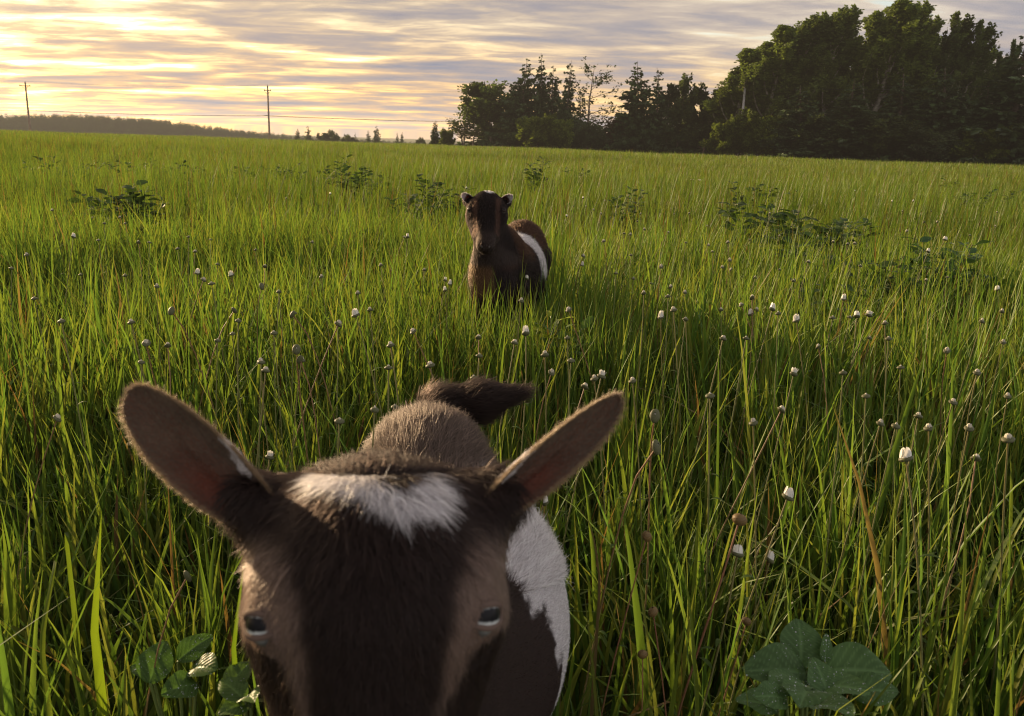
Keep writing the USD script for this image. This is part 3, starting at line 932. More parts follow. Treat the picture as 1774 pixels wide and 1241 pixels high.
def ear_tint(flip):
    def fn(S, Tt, inn):
        t = Tt * flip                                 # +1 is the lower edge
        base = mixc(np.tile(np.array([0.110, 0.076, 0.056]), (len(S), 1)), np.array([0.150, 0.104, 0.074]), smooth01((S - 0.15) / 0.5))
        red = np.exp(-((S - 0.30) / 0.22) ** 2) * np.exp(-((t - 0.45) / 0.40) ** 2) * inn  # painted glow: backlight showing red through the lower inner ear
        base = mixc(base, np.array([0.20, 0.05, 0.03]), np.clip(red * 1.2, 0, 1) * 0.6)
        vein = np.exp(-((np.abs(t - 0.25 * np.sin(S * 5)) ) / 0.07) ** 2) * smooth01((0.85 - S) / 0.3) * inn
        base = base * (1 - 0.30 * vein)[:, None] * (0.85 + 0.3 * meshkit.noise(np.stack([S * 9, t * 6, inn * 1.0], 1), 3))[:, None]
        base = mixc(base, DARK * 1.2, smooth01((0.20 - S) / 0.12) * 0.9)
        spot = np.exp(-((S - 0.25) / 0.06) ** 2 - ((t + 0.62) / 0.22) ** 2) + np.exp(-((S - 0.36) / 0.05) ** 2 - ((t + 0.90) / 0.14) ** 2)
        return mixc(base, WHITE, smooth01((spot - 0.22) / 0.25))
    return fn


RIM = np.array([0.42, 0.29, 0.16])
near_ears = [
    dict(base=HW(-0.046, -0.030, 0.040), tip=at_depth(234, 679, 0.398), open=NEAR_AXES[1] * 0.9 - NEAR_AXES[0] * 0.25 - NEAR_AXES[2] * 0.10, half=0.0195, cup=0.55, hairs=26000, rim=RIM, color=ear_tint(-1)),
    dict(base=HW(0.046, -0.030, 0.040), tip=at_depth(1066, 682, 0.405), open=NEAR_AXES[1] * 0.85 + NEAR_AXES[0] * 0.30 - NEAR_AXES[2] * 0.30, half=0.0148, cup=0.62, hairs=24000, rim=RIM, color=ear_tint(1)),
]
NB = HW(0, -0.055, 0.012)
goat("goat_kid", "dark brown kid goat close up with white forehead patch and wide ears", dict(
    seed=1, eye_mid=NEAR_E, axes=NEAR_AXES, scale=1.0, foot=(-0.072, 0.70, float(ground_z(-0.07, 0.7))), lo=(-0.22, 0.22, -0.04), hi=(0.10, 1.06, 0.60), grid=0.0042,
    nape=NB, withers=np.array([-0.070, 0.555, 0.350]), chest=np.array([-0.068, 0.505, 0.265]), barrel=np.array([-0.050, 0.715, 0.268]), barrel_r=np.array([0.110, 0.185, 0.108]),
    rump=np.array([-0.090, 0.885, 0.378]), rump_r=np.array([0.074, 0.095, 0.085]),
    tail=[np.array([-0.092, 0.955, 0.372]), at_depth(762, 708, 1.03), at_depth(830, 696, 1.03), at_depth(905, 680, 1.03)], tail_r=[0.016, 0.022, 0.020, 0.006],
    color=near_color, flow=near_flow, tip=near_tip, hairs=260000, near=0.30, lift=0.42, hair_r=0.00012,
    eye_x=0.0410, eye_y=0.0040, eye_r=0.0098, eye_out=0.60, iris=(0.34, 0.36, 0.36), lid=BROWN * 0.40, ears=near_ears))


# the second kid, standing in the grass behind
FAR_E = at_depth(843, 366, 2.10)
FAR_AXES = frame([0.02, -math.cos(math.radians(30)), math.sin(math.radians(30))], [0.0, 0, 1.0])
FW2 = lambda x, y, z: FAR_E + 0.92 * (x * FAR_AXES[0] + y * FAR_AXES[1] + z * FAR_AXES[2])


def far_color(v, hc):
    x, y, z = hc.T
    wb = wob(hc, 55.0, 12, 0.006)
    c = np.tile(DARK * 1.1, (len(v), 1))
    st = smooth01((np.abs(x) + wb - 0.020) / 0.006) * smooth01((0.040 - np.abs(x) + wb) / 0.008) * smooth01((0.040 - z) / 0.02) * smooth01((y + 0.03) / 0.02)
    c = mixc(c, BROWN * np.array([0.72, 0.52, 0.44]), st * 0.8)
    nose = smooth01((-0.060 - z + wb) / 0.012)
    c = mixc(c, BROWN * 0.30, nose)
    d = np.hypot((x - 0.006) / 1.3, z - 0.053) + wob(hc, 120, 3, 0.003)
    c = mixc(c, WHITE, smooth01((0.010 - d) / 0.003) * (y > -0.06))
    # trunk: chestnut back, white band across the flank, tan throat
    w2 = wob(v, 25.0, 19, 0.02)
    b = mixc(np.tile(DARK * 1.3, (len(v), 1)), CHESTNUT, smooth01((v[:, 2] + w2 - 0.37) / 0.04))
    q = (v[:, 1] - 2.40) + (0.36 - v[:, 2]) * 0.25
    band = smooth01((0.055 - np.abs(q + w2 * 0.5)) / 0.012) * smooth01((0.452 - v[:, 2] + w2 * 0.3) / 0.012) * smooth01((v[:, 2] + w2 - 0.315) / 0.02) * (v[:, 0] > -0.01)
    b = mixc(b, WHITE, band)
    thr = smooth01((0.045 - np.abs(v[:, 0] - FAR_E[0] + 0.012) + w2) / 0.02) * smooth01((2.20 - v[:, 1]) / 0.03) * smooth01((v[:, 2] - 0.27) / 0.06)
    b = mixc(b, TAN * 1.3, thr * 0.9)
    body = np.clip(smooth01((v[:, 1] - FAR_E[1] - 0.070) / 0.02) + smooth01((FAR_E[2] - 0.130 - v[:, 2]) / 0.02), 0, 1)
    return mixc(c, b, body) * (0.55 + 0.45 * (mixc(c, b, body).mean(1) > 0.3))[:, None]


def far_flow(p, hc, nn):
    n = len(p)
    body = smooth01((p[:, 1] - FAR_E[1] - 0.05) / 0.04)[:, None]
    fl = (-FAR_AXES[2] + FAR_AXES[0] * (np.sign(hc[:, 0]) * 0.4)[:, None]) * (1 - body) + np.array([0.15, 0.9, -0.4]) * body
    ln = np.where(body[:, 0] > 0.5, 0.014, 0.007) * np.ones(n)
    ln = np.where(np.linalg.norm(hc, axis=1) < 0.14, np.minimum(ln, 0.008), ln)
    return fl, ln


def small_ear(S, Tt, inn):
    return mixc(np.tile(DARK * 1.6, (len(S), 1)), WHITE * 0.8, smooth01((S - 0.52) / 0.2))


far_ears = [
    dict(base=FW2(-0.042, -0.03, 0.044), tip=at_depth(800, 336, 2.12), open=FAR_AXES[1] - FAR_AXES[0] * 0.2 - FAR_AXES[2] * 0.5, half=0.0125, cup=0.5, hairs=1600, rim=WHITE, color=small_ear, hair_len=1.3, label="short folded ear with a white tip"),
    dict(base=FW2(0.042, -0.03, 0.044), tip=at_depth(888, 338, 2.12), open=FAR_AXES[1] + FAR_AXES[0] * 0.2 - FAR_AXES[2] * 0.5, half=0.0125, cup=0.5, hairs=1600, rim=WHITE, color=small_ear, hair_len=1.3, label="short folded ear with a white tip"),
]
goat("goat_kid", "smaller-looking brown kid goat farther back with white side band and tiny white-tipped ears", dict(
    seed=2, neck=0.82, eye_mid=FAR_E, axes=FAR_AXES, scale=0.92, foot=(-0.02, 2.30, float(ground_z(0, 2.3))), lo=(-0.22, 1.92, -0.05), hi=(0.20, 2.72, 0.66), grid=0.0058,
    nape=FW2(0, -0.055, 0.0), withers=np.array([-0.040, 2.255, 0.415]), chest=np.array([-0.066, 2.185, 0.310]), barrel=np.array([-0.012, 2.405, 0.325]), barrel_r=np.array([0.098, 0.17, 0.110]),
    rump=np.array([0.020, 2.560, 0.430]), rump_r=np.array([0.072, 0.095, 0.090]),
    tail=[np.array([0.035, 2.640, 0.425]), np.array([0.040, 2.665, 0.42]), np.array([0.043, 2.675, 0.40])], tail_r=[0.014, 0.012, 0.008],
    color=far_color, flow=far_flow, hairs=60000, near=2.0, lift=0.40, hair_r=0.00028,
    eye_x=0.0415, eye_y=0.0055, eye_r=0.0095, eye_out=0.80, iris=(0.030, 0.020, 0.012), lid=DARK, ears=far_ears))
# ---------------------------------------------------------------- trees
def leaf_quads(rng, ctr, axis, size, aspect=0.6, flat=0.35, color=None):
    """Small bent leaf faces at ctr, roughly along axis. Two triangles each."""
    n = len(ctr)
    a = axis + rng.normal(0, flat, (n, 3)); a /= np.linalg.norm(a, axis=1, keepdims=True) + 1e-9
    b = np.cross(a, rng.normal(0, 1, (n, 3))); b /= np.linalg.norm(b, axis=1, keepdims=True) + 1e-9
    s = np.asarray(size)[:, None] if np.ndim(size) else size
    v = np.stack([ctr, ctr + a * s * 0.5 + b * s * aspect * 0.5, ctr + a * s, ctr + a * s * 0.5 - b * s * aspect * 0.5], 1)
    f = (np.array([[0, 1, 2], [0, 2, 3]])[None] + (np.arange(n) * 4)[:, None, None]).reshape(-1, 3)
    return v.reshape(-1, 3), f, np.repeat(color, 4, 0)


def spruce(seed, h, r, tiers, bare=0.06, dens=1.0, ragged=0.25, tips=None, tone=(0.034, 0.054, 0.022)):
    """Trunk and crown (v, f, c) of a spruce h metres tall and r metres in radius at the skirt."""
    rng = np.random.default_rng(seed)
    tops = tips or [(0.0, 1.0)]
    trunks, C, A, S, K = [], [], [], [], []
    limbs = []
    for off, hh in tops:
        z = np.linspace(0, h * hh, 9)
        wob_ = np.stack([off * smooth01(z / h * 1.6 - 0.3), 0.02 * h * np.sin(z * 0.6 + seed), z], 1)
        trunks.append(tube(wob_, np.interp(z, [0, h], [0.018 * h + 0.04, 0.015]), 7))
        total = int(tiers * 10 * dens)
        for k in range(total):
            t = bare + (1 - bare) * (1 - (1 - (k + rng.uniform(0, 1)) / total * 0.9994) ** 0.62) 
            if t < 0.995:
                z0 = t * h * hh
                R_ = r * (1 - t) ** 0.72 * (0.45 + 0.55 * min(1, (t - bare + 0.03) * 14)) + 0.05 * r
                if rng.random() < ragged * 0.4:
                    continue
                az = k * 2.39996 + rng.normal(0, 0.4)
                Lb = R_ * rng.lognormal(-0.05, ragged)
                s = np.linspace(0, 1, 7)
                droop = -0.30 * Lb * s + 0.24 * Lb * s ** 2.2
                p = np.stack([np.interp(z0, z, wob_[:, 0]) + np.cos(az) * Lb * s, np.interp(z0, z, wob_[:, 1]) + np.sin(az) * Lb * s, z0 + droop], 1)
                limbs.append(tube(p, np.linspace(0.02, 0.006, 7) * (0.5 + Lb / 2), 3, cap=False))
                m = int(max(5, 24 * Lb * dens))
                ss = rng.uniform(0.08, 1.0, m) ** 0.8
                q = np.stack([np.interp(ss, s, p[:, i]) for i in range(3)], 1)
                sd = rng.choice([-1, 1], m)
                out = np.array([np.cos(az), np.sin(az), 0.0])
                lat = np.array([-np.sin(az), np.cos(az), 0.0])
                ax = out * 0.65 + lat * sd[:, None] * rng.uniform(0.2, 0.8, m)[:, None] + np.array([0, 0, -0.45]) * rng.uniform(0.1, 1.2, m)[:, None]
                C.append(q); A.append(ax); S.append(rng.uniform(0.30, 0.58, m) * (0.55 + 0.45 * Lb / r))
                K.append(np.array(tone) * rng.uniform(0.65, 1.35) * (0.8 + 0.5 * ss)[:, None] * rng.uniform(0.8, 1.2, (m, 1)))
    C, A, S, K = np.vstack(C), np.vstack(A), np.concatenate(S), np.vstack(K)
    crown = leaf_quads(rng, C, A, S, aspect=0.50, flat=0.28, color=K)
    tr = merge([(v, f, (0, 0, 0)) for v, f in trunks + limbs])
    return (tr[0], tr[1]), crown


def limb_path(rng, p0, d0, length, bend, n=6):
    d = d0 / np.linalg.norm(d0)
    P = [np.asarray(p0, float)]
    for _ in range(n - 1):
        d = d + bend + rng.normal(0, 0.06, 3); d /= np.linalg.norm(d)
        P.append(P[-1] + d * length / (n - 1))
    return np.array(P), d


def broadleaf(seed, h, r, limbs=16, twigs=9, leaves=32, leaf=0.20, up=0.75, wind=0.0, low=0.15, plume=1.0, tone=(0.045, 0.070, 0.016), lean=0.0, spread=0.9, trunks=1, gap=0.0):
    """Tapered trunk, rising limbs, twigs with sprays of leaves; the outline comes from the twigs."""
    rng = np.random.default_rng(seed)
    wood, C, A, S, K = [], [], [], [], []
    W_ = np.array([wind, 0, 0])
    for tk in range(trunks):
        base = np.array([rng.uniform(-0.35, 0.35) * r * (trunks > 1), rng.uniform(-0.3, 0.3) * r * (trunks > 1), 0.0])
        hh = h * (1 if tk == 0 else rng.uniform(0.7, 0.95))
        tp, _ = limb_path(rng, base, np.array([lean + base[0] / r * 0.3, base[1] / r * 0.3, 1.0]), hh * 0.93, W_ * 0.04 + np.array([0, 0, 0.05]), 9)
        rt = 0.014 * h + 0.03
        wood.append(tube(tp, np.linspace(rt, 0.02, 9), 7))
        for k in range(limbs):
            t = low + (0.97 - low) * ((k + rng.uniform(0, 1)) / limbs)
            p0 = np.array([np.interp(t * 8, np.arange(9), tp[:, i]) for i in range(3)])
            az = k * 2.4 + rng.normal(0, 0.5)
            u = t
            Ll = r * ((1.22 - 1.02 * u if plume > 1.5 else 1.25 - 0.75 * u) + 0.10) * rng.uniform(0.7, 1.15) / math.sqrt(trunks) ** 0.5
            d0 = np.array([np.cos(az) * spread, np.sin(az) * spread, up * (0.6 + 0.8 * u)]) + W_ * 0.5
            lp, _ = limb_path(rng, p0, d0, Ll * (1.0 + 0.35 * up), np.array([0, 0, 0.10 * up]) + W_ * 0.10, 6)
            wood.append(tube(lp, np.linspace(rt * 0.38 * (1.1 - 0.7 * u), 0.012, 6), 4, cap=False))
            lt = rng.uniform(0.72, 1.28)
            for j in range(twigs):
                if rng.random() < gap:
                    continue
                s = rng.uniform(0.25, 1.0)
                q0 = np.array([np.interp(s * 5, np.arange(6), lp[:, i]) for i in range(3)])
                d1 = rng.normal(0, 0.6 / max(1.0, plume * 0.75), 3) + np.array([0, 0, up * 0.9]) + W_ + (lp[-1] - lp[0]) / Ll * 0.6
                tl = r * 0.34 * rng.uniform(0.5, 1.2) * (1.15 - 0.4 * u if plume > 1.5 else 1.0) * (0.8 + 0.4 * plume)
                qp, dd = limb_path(rng, q0, d1, tl, np.array([0, 0, 0.06 * up]) + W_ * 0.1, 4)
                if j % 2 == 0:
                    wood.append(tube(qp, np.linspace(0.014, 0.005, 4), 3, cap=False))
                m = leaves
                ss = rng.beta(1.6, 1.3, m)
                c = np.stack([np.interp(ss * 3, np.arange(4), qp[:, i]) for i in range(3)], 1)
                rad = tl * (0.36 / plume) * np.sqrt(np.clip(np.sin(np.pi * np.clip(ss * 0.9 + 0.08, 0, 1)), 0.02, 1))
                c = c + rng.normal(0, 0.55, (m, 3)) * rad[:, None]
                C.append(c); A.append(np.tile(dd * 0.8 + np.array([0, 0, -0.15]), (m, 1)) + W_ * 0.4); S.append(leaf * rng.uniform(0.65, 1.25, m))
                K.append(np.array(tone) * lt * rng.uniform(0.8, 1.2) * rng.uniform(0.75, 1.25, (m, 1)))
    C, A, S, K = np.vstack(C), np.vstack(A), np.concatenate(S), np.vstack(K)
    crown = leaf_quads(rng, C, A, S, aspect=0.72, flat=0.6, color=K)
    tr = merge([(v, f, (0, 0, 0)) for v, f in wood])
    return (tr[0], tr[1]), crown


def tree_pattern(name, built, bark, leafmat):
    (tv, tf), (cv, cf, cc) = built
    p = proto_root(name)
    obj("trunk", (tv, tf), bark, p, smooth=True)
    obj("crown", (cv, cf), leafmat, p, colors=cc)
    top = float(cv[:, 2].max()); wide = float(np.percentile(np.abs(cv[:, 0]), 97))
    return p, top, wide


PAT = {
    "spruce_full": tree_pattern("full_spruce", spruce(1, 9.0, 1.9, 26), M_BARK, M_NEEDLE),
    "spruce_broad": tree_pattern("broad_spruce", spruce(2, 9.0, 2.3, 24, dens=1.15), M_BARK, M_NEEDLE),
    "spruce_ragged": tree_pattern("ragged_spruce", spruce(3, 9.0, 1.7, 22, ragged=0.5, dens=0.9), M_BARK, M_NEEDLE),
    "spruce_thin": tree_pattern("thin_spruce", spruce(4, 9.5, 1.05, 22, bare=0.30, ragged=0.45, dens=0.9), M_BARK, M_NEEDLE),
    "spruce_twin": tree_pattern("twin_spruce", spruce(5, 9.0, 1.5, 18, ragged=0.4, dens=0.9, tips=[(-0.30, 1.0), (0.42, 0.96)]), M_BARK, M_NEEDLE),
    "larch": tree_pattern("scraggly_larch", broadleaf(6, 10.0, 3.0, limbs=15, twigs=6, leaves=12, leaf=0.24, up=0.35, wind=0.35, low=0.2, plume=1.8, tone=(0.028, 0.042, 0.016), lean=0.08, spread=1.1, gap=0.15), M_BARK, M_TREE),
    "poplar_a": tree_pattern("swaying_poplar", broadleaf(11, 14.0, 3.0, limbs=26, twigs=12, leaves=95, leaf=0.23, up=1.5, wind=0.28, low=0.10, plume=2.3, tone=(0.085, 0.118, 0.028)), M_PALEBARK, M_TREE),
    "poplar_b": tree_pattern("swaying_poplar", broadleaf(12, 15.0, 3.4, limbs=28, twigs=12, leaves=95, leaf=0.23, up=1.5, wind=0.32, low=0.10, plume=2.3, tone=(0.075, 0.105, 0.027)), M_PALEBARK, M_TREE),
    "poplar_c": tree_pattern("swaying_poplar", broadleaf(13, 15.0, 3.2, limbs=24, twigs=11, leaves=50, leaf=0.26, up=1.3, wind=0.52, low=0.22, plume=2.4, tone=(0.062, 0.088, 0.028), lean=0.12, gap=0.12), M_PALEBARK, M_TREE),
    "round": tree_pattern("round_tree", broadleaf(14, 6.5, 2.5, limbs=17, twigs=12, leaves=44, leaf=0.27, up=0.65, low=0.36, plume=0.9, tone=(0.055, 0.082, 0.024), spread=1.0), M_BARK, M_TREE),
    "dark_round": tree_pattern("dark_tree", broadleaf(15, 6.5, 2.4, limbs=18, twigs=12, leaves=46, leaf=0.30, up=0.6, low=0.15, plume=0.9, tone=(0.046, 0.064, 0.026)), M_BARK, M_TREE),
    "open": tree_pattern("open_tree", broadleaf(16, 4.0, 2.2, limbs=10, twigs=5, leaves=20, leaf=0.20, up=0.55, low=0.3, plume=0.9, tone=(0.036, 0.050, 0.018), trunks=3, gap=0.3), M_BARK, M_TREE),
    "bush": tree_pattern("leafy_bush", broadleaf(17, 3.2, 1.6, limbs=14, twigs=10, leaves=44, leaf=0.24, up=0.8, low=0.04, plume=1.1, tone=(0.085, 0.115, 0.022), trunks=3), M_BARK, M_TREE),
    "grey_bush": tree_pattern("grey_bush", broadleaf(18, 3.0, 1.8, limbs=12, twigs=9, leaves=34, leaf=0.18, up=0.7, low=0.03, plume=0.9, tone=(0.052, 0.070, 0.038), trunks=3), M_BARK, M_TREE),
    "brown_bush": tree_pattern("brown_bush", broadleaf(19, 3.2, 1.4, limbs=12, twigs=9, leaves=18, leaf=0.16, up=0.9, low=0.05, plume=1.2, tone=(0.050, 0.034, 0.020), trunks=3), M_BARK, M_TREE),
}
CROWN_TRI = {k: 0 for k in PAT}


def at_y(px, py, Y):
    r = ray(px, py)
    return CAM + r * (Y / r[1])


def plant_tree(kind, px, top, width, Y, name, label, cat="tree", group=None, rot=None, sink=0.15):
    """Stands a tree in pixel column px with its top at row top and a crown about width pixels across, Y metres away."""
    p, h, w = PAT[kind]
    tp = at_y(px, top, Y)
    gz = float(ground_z(tp[0], Y)) - sink
    sz = (tp[2] - gz) / h
    sw = (width / FPX * Y * 0.5) / w * (1.42 if kind.startswith("poplar") else 1.12)
    rng = zlib.crc32(f"{kind}{px}{top}".encode()) % 360
    windy = kind.startswith("poplar") or kind == "larch"
    lean_top = 0.0
    return copy_of(p, name, label, cat, (tp[0] - lean_top, Y, gz), rot if rot is not None else ((rng % 40) - 20 if windy else rng), (sw, sw, sz), group)


TREES = [
    ("spruce_full", 755, 209, 16, 122, "spruce_tree", "small dark spruce alone at the left end of the tree row"),
    ("bush", 774, 221, 20, 120, "bush", "low dark bush between the lone small spruce and the open thin tree"),
    ("open", 806, 194, 62, 118, "tree", "thin open tree with see-through crown against the orange sky"),
    ("round", 853, 136, 76, 116, "tree", "round-headed leafy tree left of the spruces"),
    ("dark_round", 868, 196, 50, 117, "tree", "dark small tree under the round-headed leafy tree"),
    ("spruce_broad", 911, 102, 62, 114, "spruce_tree", "pointed spruce right beside the round-headed leafy tree"),
    ("spruce_thin", 938, 95, 26, 113, "spruce_tree", "tall thin spruce with a bare lower trunk"),
    ("spruce_full", 959, 114, 46, 112, "spruce_tree", "neat pointed spruce between the thin spruce and the twin-topped one"),
    ("spruce_twin", 989, 110, 40, 110, "spruce_tree", "ragged spruce with two narrow tops side by side"),
    ("bush", 926, 192, 50, 108, "bush", "rounded green bush in front of the thin spruce"),
    ("bush", 966, 197, 44, 107, "bush", "lighter green bush in front of the twin-topped spruce"),
    ("larch", 1024, 97, 88, 110, "tree", "scraggly tree with long bare branches reaching right over a bright gap"),
    ("spruce_ragged", 1008, 165, 46, 112, "spruce_tree", "short dark spruce below the scraggly tree"),
    ("grey_bush", 1030, 207, 46, 106, "bush", "grey-green bush at the foot of the scraggly tree"),
    ("brown_bush", 1074, 188, 40, 107, "bush", "brownish bare bush right of the bright gap in the trees"),
    ("spruce_broad", 1107, 107, 62, 106, "spruce_tree", "broad tall spruce right of the bright gap"),
    ("spruce_twin", 1141, 121, 42, 105, "spruce_tree", "spruce with two thin tips right of the broad tall spruce"),
    ("dark_round", 1183, 126, 52, 104, "tree", "dark irregular pine-like tree left of the low gap in the row"),
    ("spruce_ragged", 1160, 170, 50, 104, "spruce_tree", "dark ragged spruce low between the twin-tipped spruce and irregular tree"),
    ("dark_round", 1228, 143, 62, 101, "tree", "dark rounded tree just left of the first poplar"),
    ("bush", 1252, 204, 46, 94, "bush", "yellow-green bush standing out at the left foot of the poplars"),
    ("bush", 1288, 198, 44, 94, "bush", "green bush below the grey pole among the poplars"),
    ("bush", 1336, 188, 50, 92, "bush", "tall yellow-green bush in front of the second poplar"),
    ("poplar_a", 1272, 84, 92, 98, "poplar_tree", "lowest leftmost poplar, stepping up from the dark rounded tree"),
    ("poplar_a", 1332, 44, 92, 96, "poplar_tree", "second poplar from the left with a feathery stepped top"),
    ("poplar_b", 1396, 16, 96, 95, "poplar_tree", "third poplar from the left, behind the tall yellow-green bush"),
    ("poplar_b", 1452, 2, 100, 94, "poplar_tree", "tall poplar whose tip nearly touches the top of the picture"),
    ("poplar_a", 1524, 0, 112, 92, "poplar_tree", "densest poplar in the middle of the tall group"),
    ("poplar_b", 1574, -4, 96, 93, "poplar_tree", "poplar right of the densest one, cut by the top of the picture"),
    ("poplar_c", 1622, 10, 100, 91, "poplar_tree", "thin-leaved poplar leaning right with sky showing through"),
    ("poplar_c", 1668, 26, 84, 90, "poplar_tree", "rightmost tall poplar leaning right with a pointed top"),
    ("poplar_c", 1712, 84, 60, 90, "poplar_tree", "short poplar in the dip before the dark spruce at the right edge"),
    ("poplar_c", 1752, 62, 50, 93, "poplar_tree", "poplar tip rising behind the dark spruce at the right edge"),
    ("spruce_broad", 1780, 62, 130, 84, "spruce_tree", "big dark spruce cut off by the right edge of the picture"),
    ("spruce_broad", 1390, 150, 84, 90, "spruce_tree", "dark spruce below the third poplar"),
    ("spruce_broad", 1480, 138, 92, 88, "spruce_tree", "dark spruce below the tall and the densest poplar"),
    ("spruce_full", 1566, 128, 90, 87, "spruce_tree", "tall dark spruce standing before the densest poplar's right side"),
    ("spruce_broad", 1642, 118, 96, 86, "spruce_tree", "dark spruce under the leaning poplars"),
    ("spruce_broad", 1716, 150, 92, 85, "spruce_tree", "dark spruce left of the big one at the right edge"),
    ("dark_round", 1430, 198, 80, 88, "tree", "low dark leafy tree at the foot of the third poplar"),
    ("dark_round", 1530, 196, 84, 86, "tree", "low dark leafy tree at the foot of the densest poplar"),
    ("grey_bush", 1610, 215, 80, 84, "bush", "low dull green bush at the field edge below the leaning poplars"),
    ("bush", 1690, 214, 70, 83, "bush", "low green bush at the field edge near the right border"),
]
for kind, px, top, wpx, Y, nm, lab in TREES:
    plant_tree(kind, px, top, wpx, Y, nm, lab, "bush" if nm == "bush" else "tree")
for px, top in ((1304, 72), (1364, 40), (1424, 22), (1488, 18), (1549, 12), (1598, 22), (1646, 44), (1690, 80)):
    plant_tree("poplar_b" if px % 4 else "poplar_a", px, top, 88, 101.0, "poplar_tree", "poplar in the second rank, half hidden behind the front poplars", "tree", "second rank poplars")
# the darker back row that closes the gaps low down
rng = np.random.default_rng(5)
for i, px in enumerate(range(840, 1800, 30)):
    base = 250 + (px - 800) * 0.036
    hpx = rng.uniform(52, 76) + (40 if px > 1240 else 0)
    if 1046 < px < 1068:
        continue
    kind = ["spruce_ragged", "dark_round", "spruce_broad"][i % 3]
    plant_tree(kind, px + int(rng.uniform(-8, 8)), base - hpx, 60, 126 - (px - 800) * 0.022, "tree", "dark low tree in the shaded back row behind the front trees", "tree", "dark trees of the back row")
# small trees far away across the field
FAR = [
    ("spruce_full", 516, 223, 14, "spruce_tree", "small far conifer, first on the left of the horizon"),
    ("spruce_thin", 533, 218, 9, "spruce_tree", "tiny far tree with a tuft on a thin trunk"),
    ("dark_round", 571, 224, 26, "tree", "dark far tree clump with a rounded top on the horizon"),
    ("dark_round", 556, 230, 18, "tree", "low far tree joined to the rounded clump's left side"),
    ("dark_round", 604, 232, 22, "tree", "low far tree right of the rounded clump"),
    ("spruce_ragged", 616, 230, 12, "spruce_tree", "low far spruce left of the two pointed ones"),
    ("spruce_thin", 638, 226, 9, "spruce_tree", "thin far spruce left of the tallest far spruce"),
    ("spruce_full", 652, 218, 17, "spruce_tree", "tallest far spruce on the open horizon"),
    ("spruce_thin", 688, 231, 7, "spruce_tree", "left one of two tiny far spruces side by side"),
    ("spruce_full", 697, 229, 10, "spruce_tree", "right one of two tiny far spruces side by side"),
    ("dark_round", 728, 237, 16, "tree", "lowest far tree, just left of the lone small spruce"),
]
for kind, px, top, wpx, nm, lab in FAR:
    plant_tree(kind, px, top, wpx, 215.0, nm, lab, "tree", sink=0.3)


def distant_forest():
    rng = np.random.default_rng(9)
    inst = UsdGeom.PointInstancer.Define(stage, "/World/distant_forest")
    tag(inst, "dark far-off conifer wood covering the low ridge on the horizon", "forest", kind="stuff")
    paths = []
    for k in range(3):
        (tv, tf), (cv, cf, cc) = spruce(40 + k, 9.0, 2.0, 11, dens=0.8, ragged=0.35) if True else None
        g = usdkit.mesh(stage, f"/World/distant_forest/far_tree_{k:03d}", (cv, cf), M_NEEDLE)
        UsdGeom.PrimvarsAPI(g).CreatePrimvar("displayColor", T.Color3fArray, "vertex").Set(Vt.Vec3fArray.FromNumpy(cc.astype(np.float32)))
        paths.append(g.GetPath())
    n = 15000
    x = rng.uniform(-420, 330, n); y = rng.uniform(305, 470, n)
    inst.CreatePrototypesRel().SetTargets(paths)
    inst.CreateProtoIndicesAttr(Vt.IntArray.FromNumpy(rng.integers(0, 3, n).astype(np.int32)))
    inst.CreatePositionsAttr(Vt.Vec3fArray.FromNumpy(np.stack([x, y, hill_z(x, y) - 0.8], 1).astype(np.float32)))
    s = rng.uniform(0.34, 0.62, n)
    inst.CreateScalesAttr(Vt.Vec3fArray.FromNumpy(np.stack([s * 1.35, s * 1.35, s], 1).astype(np.float32)))


distant_forest()

# ---------------------------------------------------------------- utility poles and wires
M_POLE = plain(L + "weathered_pole", (0.16, 0.12, 0.09), 0.9, 0.1, 0.35, 3.0)
M_GREYPOLE = plain(L + "grey_pole", (0.34, 0.33, 0.31), 0.85, 0.1, 0.25, 3.0)
M_GLASSY = plain(L + "insulator", (0.30, 0.28, 0.26), 0.25, 0.5)
M_WIRE = plain(L + "wire", (0.03, 0.03, 0.03), 0.6, 0.3)


def utility_pole(px, top, Y, label, arm=1.9, arm_drop=0.55, mat=None, bracket=None, face=0.0):
    tp = at_y(px, top, Y)
    gz = float(ground_z(tp[0], Y)) - 0.6
    h = tp[2] - gz
    t = thing("utility_pole", label, "utility pole", (tp[0], Y, gz), face)
    mat = mat or M_POLE
    z = np.linspace(0, h, 7)
    obj("pole", tube(np.stack([0 * z, 0 * z, z], 1), np.linspace(0.19, 0.12, 7), 12), mat, t, smooth=40)
    if arm:
        b = trimesh.creation.box([arm, 0.11, 0.13]); b.apply_translation([0, -0.17, h - arm_drop])
        obj("crossarm", b, mat, t)
        for sx_ in (-1, 1):
            obj("brace", tube([[sx_ * 0.55, -0.17, h - arm_drop - 0.06], [0, -0.13, h - arm_drop - 0.65]], 0.025, 5), mat, t)
            c = tube([[sx_ * arm * 0.44, -0.17, h - arm_drop + 0.06], [sx_ * arm * 0.44, -0.17, h - arm_drop + 0.14], [sx_ * arm * 0.44, -0.17, h - arm_drop + 0.22]], [0.04, 0.07, 0.045], 8)
            obj("insulator", c, M_GLASSY, t, smooth=50)
    c = tube([[0, 0, h - 0.02], [0, 0, h + 0.10], [0, 0, h + 0.20]], [0.04, 0.075, 0.045], 8)
    obj("insulator", c, M_GLASSY, t, smooth=50)
    if bracket is not None:
        bz = at_y(px, bracket, Y)[2] - gz
        obj("bracket", tube([[0, 0, bz], [-0.45, -0.05, bz + 0.03], [-0.85, -0.05, bz]], [0.07, 0.07, 0.05], 6), M_WIRE, t)
    return np.array([tp[0], Y, gz]), h


